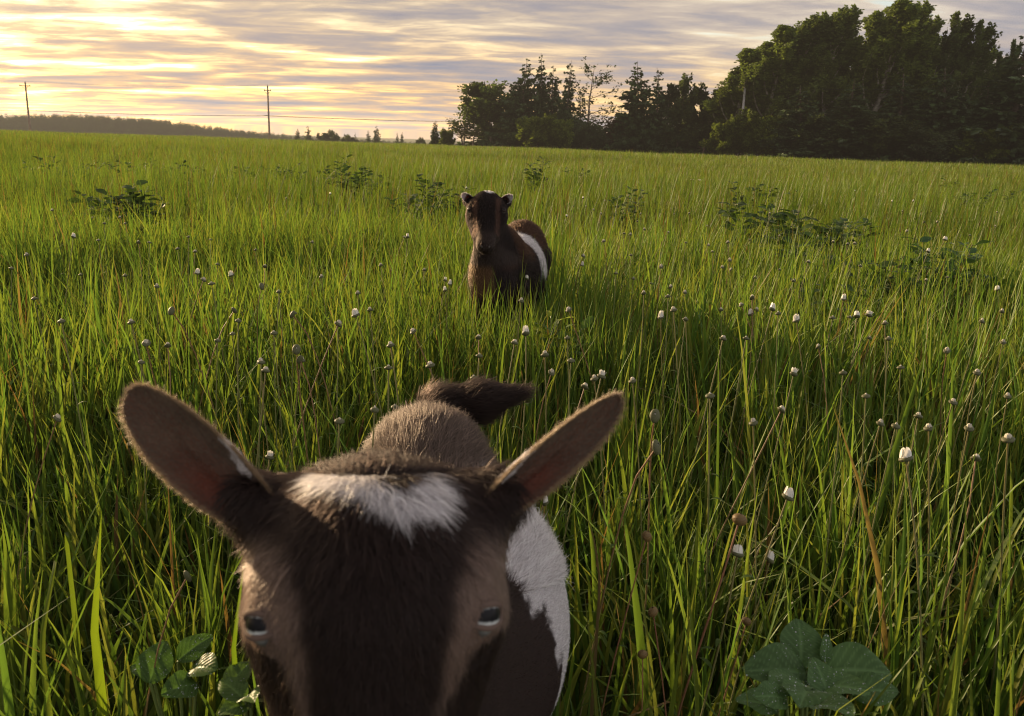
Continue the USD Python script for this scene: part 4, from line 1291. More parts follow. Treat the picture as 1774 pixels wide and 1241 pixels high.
def wire(a, b, sag, r, label):
    s = np.linspace(0, 1, 25)
    p = a + (b - a) * s[:, None]
    p[:, 2] -= sag * 4 * s * (1 - s)
    o = thing("power_line", label, "wire", a)
    obj("cable", tube(p - a, r, 5), M_WIRE, o, smooth=True)


pa, ha = utility_pole(43.5, 143, 150, "wooden utility pole with crossarm at the far left, near the wooded ridge")
pb, hb = utility_pole(463.5, 149, 150, "wooden utility pole with short crossarm and side bracket, nearer the middle", arm=1.2, arm_drop=0.75, bracket=201)
pc, hc_ = utility_pole(902, 160, 190, "wooden utility pole almost hidden behind the pointed spruces", arm=1.2)
pg, hg = utility_pole(1291.5, 144, 95.5, "grey pole showing among the poplars above the green bush", arm=None, mat=M_GREYPOLE)
za = lambda px, py, Y: at_y(px, py, Y)
wire(at_y(-420, 175, 152), za(43.5, 191, 149.7), 0.5, 0.035, "lower cable from the far-left utility pole to the left border")
wire(za(43.5, 191, 149.7), za(463.5, 201, 149.7), 0.25, 0.035, "lower cable between the two utility poles")
wire(za(463.5, 201, 149.7), za(902, 212, 189.7), 0.25, 0.045, "lower cable from the middle utility pole to the spruces")
wire(pa + [0, 0, ha + 0.18], pb + [0, 0, hb + 0.18], 0.5, 0.010, "thin top wire between the two utility poles")
wire(pb + [0, 0, hb + 0.18], pc + [0, 0, hc_ + 0.18], 0.5, 0.010, "thin top wire from the middle utility pole to the spruces")
wire(pg + [0, 0, hg - 0.5], at_y(1860, 142, 83), 0.4, 0.016, "thin wire running right from the grey pole in front of the poplars")
# ---------------------------------------------------------------- daisies and buds
M_PETAL = leaf_material(L + "daisy_petal", rough=0.5, trans=0.30, spec=0.1, tint=(1.0, 0.97, 0.9), var=(0.97, 1.0))
M_BUD = vertex_material(L + "flower_bud", 0.6, 0.25)

STEM_GREEN = np.array([0.085, 0.115, 0.030]); STEM_RED = np.array([0.14, 0.062, 0.030])


def bud_dome(r, h, lat=14, lon=18, seed=0):
    """Squat bud covered in overlapping green scales."""
    th = np.linspace(0, 0.94 * np.pi, lat); ph = np.linspace(0, 2 * np.pi, lon + 1)[:-1]
    Tt, Pp = np.meshgrid(th, ph, indexing="ij")
    sc = 1 + 0.07 * np.sin(Pp * 6 + (np.arange(lat) % 2)[:, None] * np.pi) * np.sin(Tt)
    v = np.stack([r * sc * np.sin(Tt) * np.cos(Pp), r * sc * np.sin(Tt) * np.sin(Pp), -0.80 * h * np.cos(Tt)], -1).reshape(-1, 3)
    i, j = np.meshgrid(np.arange(lat - 1), np.arange(lon), indexing="ij")
    q = np.stack([i * lon + j, i * lon + (j + 1) % lon, (i + 1) * lon + (j + 1) % lon, (i + 1) * lon + j], -1).reshape(-1, 4)
    f = np.vstack([q[:, [0, 1, 2]], q[:, [0, 2, 3]]])
    a = np.linalg.norm(np.cross(v[f[:, 1]] - v[f[:, 0]], v[f[:, 2]] - v[f[:, 0]]), axis=1)
    f = f[a > 1e-12]
    edge = 0.5 + 0.5 * np.sin(Pp * 6 + (np.arange(lat) % 2)[:, None] * np.pi)
    c = mixc(np.array([0.065, 0.075, 0.030]) * np.ones((lat * lon, 3)), np.array([0.040, 0.030, 0.016]), edge.ravel() * 0.7)
    return v, f, c


def bent_stem(h, lean, curl, r0, r1, nod=0.0, n=9):
    t = np.linspace(0, 1, n)
    p = np.stack([lean * t + curl * t ** 2.5, 0.15 * lean * np.sin(t * 5), h * t - nod * np.clip(t - 0.75, 0, 1) ** 2 * 6], 1)
    d = p[-1] - p[-2]; d /= np.linalg.norm(d)
    return p, np.linspace(r0, r1, n), d


def align(v, d, at, flat=0.68):
    z = d / np.linalg.norm(d)
    x = np.cross([0.0, 1.0, 0.0], z); x /= np.linalg.norm(x)
    return (v * [1.0, 1.0, flat]) @ np.stack([x, np.cross(z, x), z]) + at


def stem_leaves(rng, path, count, size):
    """Narrow toothless stem leaves."""
    out = []
    for k in range(count):
        t = rng.uniform(0.15, 0.8)
        at = np.array([np.interp(t * (len(path) - 1), np.arange(len(path)), path[:, i]) for i in range(3)])
        az = rng.uniform(0, 2 * np.pi); L_ = size * rng.uniform(0.6, 1.2)
        s = np.linspace(0, 1, 5)
        d = np.array([np.cos(az), np.sin(az), 0]); sd = np.array([-np.sin(az), np.cos(az), 0])
        ctr = at + d * (L_ * s * 0.8)[:, None] + np.array([0, 0, 1.0]) * (L_ * (0.6 * s - 0.5 * s ** 2))[:, None]
        w = 0.11 * L_ * np.sin(np.pi * np.clip(s * 0.9 + 0.08, 0, 1))
        v = np.vstack([ctr - sd * w[:, None], ctr + sd * w[:, None]])
        f = np.vstack([[[i, i + 1, i + 6], [i, i + 6, i + 5]] for i in range(4)])
        out.append((v, f, np.array([0.050, 0.080, 0.020])))
    return out


def daisy_pattern(name, seed, kind, lean=0.03, curl=0.02, red=0.0, nod=0.0, bud_r=0.0075, tip=0.5, petals=18, spread=1.0):
    rng = np.random.default_rng(seed)
    p = proto_root(name)
    h = 0.40
    path, rad, d = bent_stem(h, lean, curl, 0.0017, 0.0011, nod)
    v, f = tube(path, rad, 6)
    c = mixc(np.tile(STEM_GREEN, (len(v), 1)), STEM_RED, np.clip(red * (0.4 + v[:, 2] / h), 0, 1))
    obj("stem", (v, f), M_STEM, p, smooth=True, colors=c)
    lv = stem_leaves(rng, path, 5, 0.030)
    V, F, C = merge(lv)
    obj("stem_leaves", (V, F), M_WEED, p, colors=C)
    top = path[-1]
    bv, bf, bc = bud_dome(bud_r, bud_r * (0.72 if kind != "seed" else 0.9))
    cut = kind == "open"
    if cut:
        bv = bv * np.array([1.0, 1.0, 0.55])
    obj("calyx", (align(bv + [0, 0, bud_r * 0.55], d, top, 1.0 if kind == "seed" or nod else 0.68), bf), M_BUD, p, smooth=True, colors=bc * (np.array([1.5, 0.9, 0.7]) if kind == "seed" else 1.0))
    if kind == "bud" and tip > 0:
        m = trimesh.creation.icosphere(2, 1.0)
        w = np.array(m.vertices); an = np.arctan2(w[:, 1], w[:, 0])
        w = w * np.array([bud_r * 0.74 * tip ** 0.5, bud_r * 0.74 * tip ** 0.5, bud_r * (0.45 + 0.55 * tip)]) * (1 + 0.17 * np.sin(an * 6 + w[:, 2] * 1.5) + 0.16 * (meshkit.noise(w * 2.6, seed) - 0.5))[:, None]
        obj("petal_tip", (align(w + [0, 0, bud_r * (0.95 + 0.25 * tip)], d, top), np.array(m.faces)), M_PETAL, p, smooth=True, colors=np.tile([0.56, 0.53, 0.44], (len(w), 1)))
    if kind in ("open", "half", "closed"):
        V, F, n = [], [], 0
        for k in range(petals):
            az = 2 * np.pi * k / petals + rng.normal(0, 0.08)
            L_ = {"open": 0.017, "half": 0.012, "closed": 0.0135}[kind] * rng.uniform(0.85, 1.1)
            s = np.linspace(0, 1, 6)
            up = {"open": 0.25, "half": 1.5, "closed": 1.92}[kind] + rng.normal(0, 0.14)
            out = np.array([np.cos(az), np.sin(az), 0]); sd = np.array([-np.sin(az), np.cos(az), 0])
            r0 = bud_r * (0.78 if kind == "closed" else 0.55)
            ctr = out * (r0 + L_ * s * np.cos(up))[:, None] + np.array([0, 0, 1.0]) * (bud_r * 0.9 + L_ * (s * np.sin(up) - (0.18 if kind != "closed" else 0.0) * spread * s ** 2))[:, None]
            w = (0.0026 if kind != "closed" else 0.0034) * np.sqrt(np.clip(np.sin(np.pi * (0.12 + 0.86 * s)), 0, 1))
            v = np.vstack([ctr - sd * w[:, None], ctr + np.array([0, 0, 0.0004]) * np.ones((6, 1)), ctr + sd * w[:, None]])
            f = np.vstack([[[i, i + 1, i + 7], [i, i + 7, i + 6], [i + 6, i + 7, i + 13], [i + 6, i + 13, i + 12]] for i in range(5)])
            obj("petal", (align(v, d, top), f), M_PETAL, p, smooth=True, colors=np.tile([0.72, 0.71, 0.66], (len(v), 1)))
        if kind == "open":
            bv2, bf2, _ = bud_dome(0.0062, 0.0026)
            obj("disc", (align(bv2 + [0, 0, bud_r * 0.95], d, top), bf2), M_BUD, p, smooth=True, colors=np.tile([0.55, 0.33, 0.02], (len(bv2), 1)))
    return p, top


DAISY = {
    "green": daisy_pattern("green_bud", 1, "bud", 0.02, 0.01, 0.2, bud_r=0.0070, tip=0.12),
    "bud": daisy_pattern("daisy_bud", 2, "bud", 0.035, 0.02, 0.3, bud_r=0.0075, tip=0.45),
    "bud_lean": daisy_pattern("daisy_bud", 3, "bud", 0.09, 0.06, 0.6, bud_r=0.0075, tip=0.55),
    "white": daisy_pattern("white_bud", 4, "closed", 0.06, 0.03, 0.3, bud_r=0.0085, petals=11),
    "nod": daisy_pattern("nodding_bud", 5, "bud", 0.06, 0.07, 0.7, nod=0.08, bud_r=0.0075, tip=0.15),
    "half": daisy_pattern("opening_daisy", 6, "half", 0.05, 0.02, 0.3, bud_r=0.0080, petals=14),
    "open": daisy_pattern("open_daisy", 7, "open", 0.03, 0.01, 0.2, bud_r=0.0085, petals=20),
    "brown": daisy_pattern("brown_head", 8, "seed", 0.05, 0.03, 1.0, bud_r=0.0085, tip=0),
}
BUDS = [(240, 422), (259, 422), (308, 433), (327, 412), (338, 438), (365, 417), (443, 435), (377, 460), (459, 464), (352, 487), (483, 508), (217, 480), (171, 418), (181, 389), (217, 389), (404, 541), (413, 559), (299, 542),
        (254, 597), (291, 602), (509, 548), (475, 580), (585, 565), (245, 631), (521, 627), (453, 631), (140, 478), (20, 467), (47, 444), (403, 581), (377, 593), (514, 609), (342, 475), (460, 646), (401, 479), (541, 422), (272, 499), (453, 499), (107, 560),
        (496, 345), (572, 337), (91, 366), (208, 378), (1384, 368), (1346, 329), (1379, 332), (1481, 332), (1499, 331), (1524, 337), (1563, 367), (1613, 367), (1727, 369), (1724, 393), (1680, 409), (1571, 402), (1443, 421), (1468, 425), (1480, 424),
        (1227, 426), (1234, 438), (1299, 417), (1350, 410), (1267, 469), (1251, 465), (1264, 452), (1308, 483), (1350, 469), (1374, 489), (1400, 456), (1604, 488), (1303, 519), (1285, 531), (1249, 540), (1310, 540), (1301, 547), (1337, 539), (1348, 546), (1442, 553), (1461, 520), (1472, 552), (1484, 551),
        (1533, 563), (1292, 589), (1418, 604), (1692, 650), (1728, 504), (1641, 482), (1539, 590), (1737, 596), (1187, 556), (1186, 509), (1490, 463), (1506, 588), (1735, 543), (1582, 350), (1545, 350), (1602, 386), (1624, 386),
        (948, 311), (904, 299), (1168, 314), (1184, 330), (1010, 345), (1048, 349), (1089, 340), (994, 358), (1015, 359), (1028, 365), (981, 376), (1058, 378), (1110, 372), (1104, 385), (1116, 399), (1081, 406), (1092, 408), (1157, 404), (1168, 372), (1194, 371), (1225, 393), (1188, 422),
        (1010, 445), (1008, 461), (1093, 444), (1067, 476), (1097, 485), (1128, 493), (1145, 464), (1162, 500), (1157, 516), (1167, 540), (1145, 552), (1188, 557), (983, 588), (944, 619), (989, 628), (955, 648), (1012, 674), (903, 524), (986, 539), (1115, 511), (911, 582),
        (1524, 738), (1551, 743), (1590, 725), (1609, 746), (1678, 746), (1746, 766), (1692, 649), (1690, 799), (1305, 737), (1134, 725), (1134, 780), (483, 508), (510, 545), (641, 540), (677, 602), (673, 641), (717, 577), (829, 588), (830, 620), (891, 597), (821, 658), (649, 715), (588, 734), (684, 709), (474, 580), (522, 627), (452, 630), (585, 563), (557, 482), (127, 413),
        (700, 413), (660, 462), (735, 470), (620, 510), (60, 520), (1560, 640), (1640, 610), (1700, 560), (1460, 650), (1230, 690), (1650, 700), (1570, 800), (1500, 690), (1745, 690)]
ONES = [  # conspicuous ones: pattern, px, py, height, size, bearing, label, category
    ("green", 367, 494, 0.41, 1.35, 200, "largest round green bud, on a branching stem left of the rear goat", "bud"),
    ("white", 1636, 417, 0.42, 1.5, 10, "large white leaning bud on the upper right, tallest beside the dark leafy patch", "bud"),
    ("white", 1607, 438, 0.41, 1.1, 15, "white bud just below and left of the large leaning white bud", "bud"),
    ("half", 1504, 549, 0.41, 1.25, 20, "half-open creamy daisy in the middle of the right field", "daisy"),
    ("white", 1380, 558, 0.41, 1.1, 190, "white bud with pointed tip left of the half-open creamy daisy", "bud"),
    ("half", 1374, 652, 0.41, 0.9, 30, "white opening bud low in the right field above the brown-stemmed bud", "daisy"),
    ("open", 1199, 312, 0.42, 1.2, 90, "left one of two open white daisies touching, highest in the field", "daisy"),
    ("open", 1212, 313, 0.42, 1.15, 250, "right one of two open white daisies touching, highest in the field", "daisy"),
    ("open", 1276, 357, 0.42, 0.9, 100, "open white daisy at the left edge of the dark leafy patch", "daisy"),
    ("open", 1350, 314, 0.42, 0.9, 40, "small open white daisy above the dark leafy patch", "daisy"),
    ("bud", 1333, 372, 0.44, 1.2, 60, "white-tipped bud on a long pale stem in front of the dark leafy patch", "bud"),
    ("bud", 1261, 422, 0.42, 1.2, 160, "pale bud left of the dark leafy patch", "bud"),
    ("half", 771, 488, 0.38, 0.9, 30, "opening white daisy left of the rear goat's chest, upper of the cluster", "daisy"),
    ("white", 779, 494, 0.37, 0.8, 300, "white bud touching the opening daisy left of the rear goat's chest", "bud"),
    ("white", 771, 506, 0.37, 0.8, 120, "white bud under the opening daisy left of the rear goat's chest", "bud"),
    ("white", 830, 473, 0.36, 0.9, 30, "white bud in front of the rear goat's chest", "bud"),
    ("white", 885, 485, 0.36, 0.8, 60, "white bud before the rear goat's right shoulder", "bud"),
    ("white", 912, 485, 0.36, 0.9, 50, "white bud below the rear goat's white side band", "bud"),
    ("white", 617, 549, 0.41, 1.15, 200, "white cone-shaped bud on a leaning stem in the left middle field", "bud"),
    ("bud", 746, 637, 0.40, 1.2, 180, "white-tipped bud on a curved stem above the near goat's tail", "bud"),
    ("half", 1041, 656, 0.40, 1.05, 20, "opening white daisy above the near goat's right ear tip", "daisy"),
    ("bud", 1030, 660, 0.39, 1.0, 180, "bud beside the opening daisy above the near goat's right ear tip", "bud"),
    ("bud", 1096, 664, 0.39, 1.0, 170, "bud just right of the near goat's right ear tip", "bud"),
    ("white", 706, 413, 0.41, 0.9, 80, "white bud in the field left of the rear goat's shoulder", "bud"),
    ("white", 808, 328, 0.43, 0.9, 80, "white bud just above the rear goat's left ear tip", "bud"),
    ("bud", 1046, 420, 0.42, 1.3, 180, "pale bud on its own right of the rear goat", "bud"),
    ("bud", 1041, 372, 0.42, 1.1, 30, "white-tipped bud above the pale bud right of the rear goat", "bud"),
    ("bud", 1252, 590, 0.40, 1.1, 20, "pale bud on a reddish arched stem in the right field", "bud"),
    ("bud_lean", 1352, 714, 0.38, 1.0, 20, "white-topped bud on a dark red stem at the right, in front of tall blades", "bud"),
    ("white", 1363, 866, 0.37, 0.95, 10, "cream bud on a tan leaning stem, nearest bright bud on the right", "bud"),
    ("brown", 1279, 908, 0.37, 1.1, 30, "large olive-brown round head at the lower right, nearest the camera", "flower head"),
    ("brown", 1119, 936, 0.34, 0.75, 15, "small brown head on a red stem left of the olive-brown round head", "flower head"),
    ("brown", 1132, 1066, 0.30, 0.70, 190, "small brown head low on a bent stem below the red-stemmed one", "flower head"),
    ("brown", 1292, 1082, 0.27, 0.70, 30, "drooping brown head on a tan stem beside the round dewy leaves", "flower head"),
    ("brown", 1113, 1140, 0.27, 0.70, 100, "dull brown head at the bottom, left of the round dewy leaves", "flower head"),
    ("white", 1277, 965, 0.33, 0.95, 60, "whitish bud right behind the stem of the olive-brown round head", "bud"),
    ("white", 1333, 975, 0.33, 0.6, 20, "small cream bud under the cream bud's tan leaning stem", "bud"),
    ("half", 467, 796, 0.34, 0.85, 30, "cream flower peeking out behind the near goat's left ear base", "daisy"),
    ("white", 946, 876, 0.32, 0.55, 160, "small pale bud beside the near goat's right ear base", "bud"),
    ("nod", 322, 1004, 0.33, 0.70, 30, "nodding pale bud on a thin stem under the near goat's left ear", "bud"),
    ("bud_lean", 98, 729, 0.37, 0.85, 20, "bud on a slanting brown stem at the left border", "bud"),
    ("bud", 228, 562, 0.40, 1.1, 180, "flat pale bud above the near goat's left ear tip", "bud"),
]


def stand_flower(kind, px, py, h, size, bearing, label, cat, group=None):
    p, top = DAISY[kind]
    q = on_ground(px, py, h)
    a = math.radians(bearing)
    sz = h / top[2]
    off = np.array([top[0] * math.cos(a) - top[1] * math.sin(a), top[0] * math.sin(a) + top[1] * math.cos(a)])
    k = 0.74 * min(size, 1.8)
    x, y = q[0] - off[0] * k, q[1] - off[1] * k
    gz = float(ground_z(x, y))
    hgt = q[2] - gz
    names_ = {"open": "daisy", "half": "daisy", "brown": "flower_head"}
    return copy_of(p, names_.get(kind, "daisy_bud"), label, cat, (x, y, gz), bearing, (k, k, hgt / top[2]), group)


for one in ONES:
    stand_flower(*one)
rng = np.random.default_rng(77)
BUD_KIND, BUD_DRAW = [], []
SHARED = {"green": ("small closed green daisy bud on a thin stem among the grass", "closed green buds"),
          "bud": ("small daisy bud showing a white tip on a thin upright stem", "white-tipped buds"),
          "bud_lean": ("small white-tipped daisy bud on a leaning reddish stem", "white-tipped buds on leaning stems"),
          "nod": ("small drooping green bud on a hooked reddish stem", "drooping buds"),
          "white": ("small mostly white bud on a thin stem in the field", "small white buds")}
for px, py in BUDS:
    left = px < 900
    kind = rng.choice(["green", "bud", "bud_lean", "nod", "white"], p=[0.50, 0.25, 0.10, 0.12, 0.03] if left else [0.25, 0.42, 0.18, 0.05, 0.10])
    BUD_KIND.append(kind)
    BUD_DRAW.append((float(rng.uniform(0.37, 0.43)), float(rng.uniform(0.85, 1.15)), float(rng.uniform(0, 360))))
MARKS = [(800, 345, "the rear goat's left ear"), (900, 350, "the rear goat's right ear"), (935, 440, "the rear goat's white side band"), (795, 470, "the rear goat's chest"), (215, 668, "the near goat's left ear tip"), (1080, 680, "the near goat's right ear tip"),
         (920, 675, "the near goat's tail tip"), (745, 700, "the near goat's tail root"), (1636, 417, "the large white leaning bud"), (1504, 549, "the half-open creamy daisy"), (367, 494, "the largest round green bud"), (1206, 312, "the two touching open daisies"),
         (1276, 357, "the open daisy by the leafy patch"), (617, 549, "the white cone-shaped bud"), (1363, 866, "the cream bud on a tan stem"), (1352, 714, "the white-topped red-stemmed bud"),
         (1041, 656, "the opening daisy by the near goat's ear"), (228, 562, "the flat pale bud above the left ear"), (600, 296, "the tall dark weed"), (1374, 652, "the low opening white bud"), (1333, 372, "the long-stemmed white-tipped bud"),
         (746, 637, "the bud on a curved stem"), (98, 729, "the bud on a slanting brown stem"), (1350, 314, "the small open daisy"), (200, 345, "the left field's dark weed clump"), (1400, 400, "the big dark leafy patch"), (1279, 908, "the large olive-brown head"), (462, 160, "the middle utility pole")]
BUD_NAME = {"green": "closed green daisy bud", "bud": "white-tipped daisy bud", "bud_lean": "leaning white-tipped bud", "nod": "drooping green bud", "white": "small white bud"}
all_px = np.array(list(BUDS) + [(o[1], o[2]) for o in ONES], float)
own = {}
for mx, my, mark in MARKS:
    dx, dy = all_px[:, 0] - mx, all_px[:, 1] - my
    dist = np.hypot(dx, dy)
    for word, inside in (("left of", (dx < 0) & (np.abs(dy) < np.abs(dx) * 0.8)), ("right of", (dx > 0) & (np.abs(dy) < np.abs(dx) * 0.8)), ("above", (dy < 0) & (np.abs(dx) < np.abs(dy) * 0.8)), ("below", (dy > 0) & (np.abs(dx) < np.abs(dy) * 0.8))):
        dd = np.where(inside & (dist > 4), dist, 1e9)
        k = int(dd.argmin())
        if dd[k] < 170 and k < len(BUDS) and k not in own:
            own[k] = f"{BUD_NAME[BUD_KIND[k]]}, nearest one {word} {mark}"
for k, (px, py) in enumerate(BUDS):
    kind = BUD_KIND[k]
    stand_flower(kind, px, py, *BUD_DRAW[k], own.get(k, SHARED[kind][0]), "bud", SHARED[kind][1])

# ---------------------------------------------------------------- broad-leaved weeds
M_DEWLEAF = leaf_material(L + "dewy_leaf", rough=0.36, trans=0.36, spec=0.22, tint=(1.1, 1.25, 0.5))
M_DEW = usdkit.material(stage, L + "dew_drop", {"p": ("principled_bsdf", {"base_color": (0.9, 0.95, 0.95), "roughness": 0.02, "transmission_weight": 0.6, "ior": 1.33, "specular_ior_level": 0.6})}, surface="p.BSDF")


def broad_leaf(length, width, cup=0.12, fold=0.10, wave=0.02, seed=0, n=9, m=5):
    """An oval leaf from its stalk at the origin along +x, normal +z, with sunken midrib."""
    s = np.linspace(0, 1, n); t = np.linspace(-1, 1, m)
    S, Tt = np.meshgrid(s, t, indexing="ij")
    w = 0.5 * width * np.sin(np.pi * np.clip(0.03 + 0.95 * s ** 0.82, 0, 1)) ** 0.75
    x = length * S; y = Tt * w[:, None]
    z = fold * np.abs(y) - cup * length * (S - 0.35) ** 2 * 1.6 + wave * length * np.sin(S * 9 + seed + Tt * 2) * np.abs(Tt)
    v = np.stack([x, y, z], -1).reshape(-1, 3)
    i, j = np.meshgrid(np.arange(n - 1), np.arange(m - 1), indexing="ij")
    q = np.stack([i * m + j, (i + 1) * m + j, (i + 1) * m + j + 1, i * m + j + 1], -1).reshape(-1, 4)
    return v, np.vstack([q[:, [0, 1, 2]], q[:, [0, 2, 3]]])


def leaf_frame(d, up, roll=0.0):
    x = np.asarray(d, float); x /= np.linalg.norm(x)
    z = np.asarray(up, float) - x * (np.asarray(up, float) @ x); z /= np.linalg.norm(z)
    y = np.cross(z, x)
    c, s = math.cos(roll), math.sin(roll)
    return np.stack([x, y * c + z * s, z * c - y * s])


def weed_plant(label, base, height, count, lsize, seed, spread=0.12, tone=(0.034, 0.058, 0.020), stems=3, name="broadleaf_plant", wide=0.62, group=None):
    """Upright leafy weed: branching stems, each leaf a part."""
    rng = np.random.default_rng(seed)
    t = thing(name, label, "plant", base, group=group)
    per = int(math.ceil(count / stems))
    k = 0
    for s in range(stems):
        az = 2 * np.pi * s / stems + rng.uniform(0, 1)
        hh = height * rng.uniform(0.8, 1.05)
        q = np.linspace(0, 1, 7)
        sp = spread * rng.uniform(0.4, 1.0) * (stems > 1)
        path = np.stack([np.cos(az) * sp * q ** 1.3, np.sin(az) * sp * q ** 1.3, hh * q], 1)
        v, f = tube(path, np.linspace(0.0032, 0.0014, 7), 6)
        obj("stem", (v, f), M_STEM, t, smooth=True, colors=np.tile(STEM_GREEN * 0.8, (len(v), 1)))
        for j in range(per):
            if k >= count:
                break
            k += 1
            u = 0.48 + 0.52 * (j + rng.uniform(0, 0.8)) / per
            at = np.array([np.interp(u * 6, np.arange(7), path[:, i]) for i in range(3)])
            a = j * 2.4 + rng.normal(0, 0.4) + az
            L_ = lsize * rng.uniform(0.7, 1.2) * (1.15 - 0.35 * u)
            d = np.array([np.cos(a), np.sin(a), rng.uniform(-0.1, 0.7)])
            lv, lf = broad_leaf(L_, L_ * wide * rng.uniform(0.85, 1.1), 0.18, 0.15, 0.03, seed + j)
            pet = at + d / np.linalg.norm(d) * L_ * 0.22
            vv = lv @ leaf_frame(d, [0, 0, 1], rng.normal(0, 0.35)) + pet
            sv, sf = tube(np.array([at, (at + pet) / 2, pet]), 0.0009, 4)
            V, F, C = merge([(vv, lf, np.array(tone) * rng.uniform(0.75, 1.3)), (sv, sf, STEM_GREEN * 0.8)])
            obj("leaf", (V, F), M_WEED, t, smooth=True, colors=C)
    return t


def weed_at(px, py, h, label, height, count, lsize, seed, **kw):
    q = on_ground(px, py, h)
    x, y = q[0], q[1]
    return weed_plant(label, (x, y, float(ground_z(x, y))), height + (0.03 if lsize > 0.1 else 0.045), int(count * 2.4), lsize * (0.6 if lsize > 0.1 else 0.95), seed, **kw)


WEEDS = [
    (200, 345, 0.36, "dark broad-leaved weed clump in the left field, left of centre", 0.38, 42, 0.085, 1, dict(spread=0.20, stems=6)),
    (240, 352, 0.34, "dark broad-leaved weed touching the right side of the left field's clump", 0.36, 24, 0.075, 2, dict(spread=0.14, stems=4)),
    (600, 296, 0.44, "tall dark weed standing highest in the left middle of the field", 0.50, 44, 0.11, 3, dict(spread=0.22, stems=5)),
    (530, 300, 0.36, "low dark weed patch left of the tall dark weed", 0.38, 44, 0.11, 4, dict(spread=0.45, stems=8)),
    (468, 292, 0.38, "thin dark weed patch farther left along the same band", 0.38, 36, 0.11, 5, dict(spread=0.45, stems=8)),
    (770, 330, 0.38, "dark leafy weed just left of the rear goat's head", 0.40, 46, 0.075, 6, dict(spread=0.26, stems=7)),
    (720, 345, 0.36, "dark leafy weed farther left of the rear goat's head", 0.36, 34, 0.075, 7, dict(spread=0.24, stems=6)),
    (930, 300, 0.44, "tall thin dark weed right of and above the rear goat", 0.50, 26, 0.09, 8, dict(spread=0.12, stems=3)),
    (1005, 300, 0.38, "small dark weed right of the tall thin one", 0.42, 20, 0.08, 9, dict(spread=0.2, stems=3)),
    (1330, 385, 0.36, "big dark leafy patch on the right, left part", 0.38, 52, 0.085, 10, dict(spread=0.24, stems=7)),
    (1400, 395, 0.36, "big dark leafy patch on the right, middle part", 0.38, 56, 0.090, 11, dict(spread=0.26, stems=7)),
    (1460, 412, 0.34, "big dark leafy patch on the right, right part", 0.36, 44, 0.085, 12, dict(spread=0.22, stems=6)),
    (1385, 440, 0.30, "dark leafy weed below the big patch on the right", 0.32, 40, 0.075, 13, dict(spread=0.20, stems=6)),
    (1640, 455, 0.34, "bluish green leafy weed below the large leaning white bud", 0.36, 48, 0.075, 14, dict(spread=0.22, stems=7, tone=(0.034, 0.068, 0.032))),
    (1560, 470, 0.32, "dark leafy weed left of the bluish green one", 0.34, 44, 0.070, 15, dict(spread=0.22, stems=7)),
    (1700, 336, 0.38, "flat dark weed patch far out on the right", 0.38, 44, 0.12, 16, dict(spread=0.40, stems=7)),
    (1650, 312, 0.42, "small upright dark weed far out on the right", 0.46, 24, 0.12, 17, dict(spread=0.15, stems=3)),
    (1310, 335, 0.38, "low dark weed between the open daisies and the big leafy patch", 0.40, 36, 0.085, 18, dict(spread=0.3, stems=6)),
    (1085, 345, 0.38, "low dark weed among buds right of the rear goat", 0.38, 24, 0.07, 19, dict(spread=0.2, stems=5)),
    (110, 285, 0.36, "dark weed patch near the left border of the far field", 0.38, 44, 0.13, 20, dict(spread=0.6, stems=9)),
    (250, 284, 0.36, "dark weed patch in the far left field, right of the border one", 0.38, 44, 0.13, 21, dict(spread=0.6, stems=9)),
    (360, 290, 0.36, "faint dark weed patch in the far field left of the thin patch", 0.38, 40, 0.13, 22, dict(spread=0.6, stems=9)),
    (640, 318, 0.34, "low dark weed right of and below the tall dark weed", 0.36, 36, 0.085, 23, dict(spread=0.3, stems=6)),
    (1450, 520, 0.28, "leafy weed low in the grass of the right field", 0.30, 34, 0.060, 24, dict(spread=0.18, stems=6)),
    (985, 556, 0.33, "green leafy sprout right of the rear goat", 0.34, 14, 0.055, 25, dict(spread=0.05, stems=2, wide=0.40, tone=(0.06, 0.10, 0.022))),
    (955, 548, 0.33, "bright yellow-green pointed leaf sprout beside the rear goat's right side", 0.34, 5, 0.075, 26, dict(spread=0.02, stems=1, wide=0.34, tone=(0.16, 0.20, 0.02))),
]
for px, py, h, lab, height, count, ls, seed, kw in WEEDS:
    weed_at(px, py, h, lab, height, count, ls, seed, **kw)


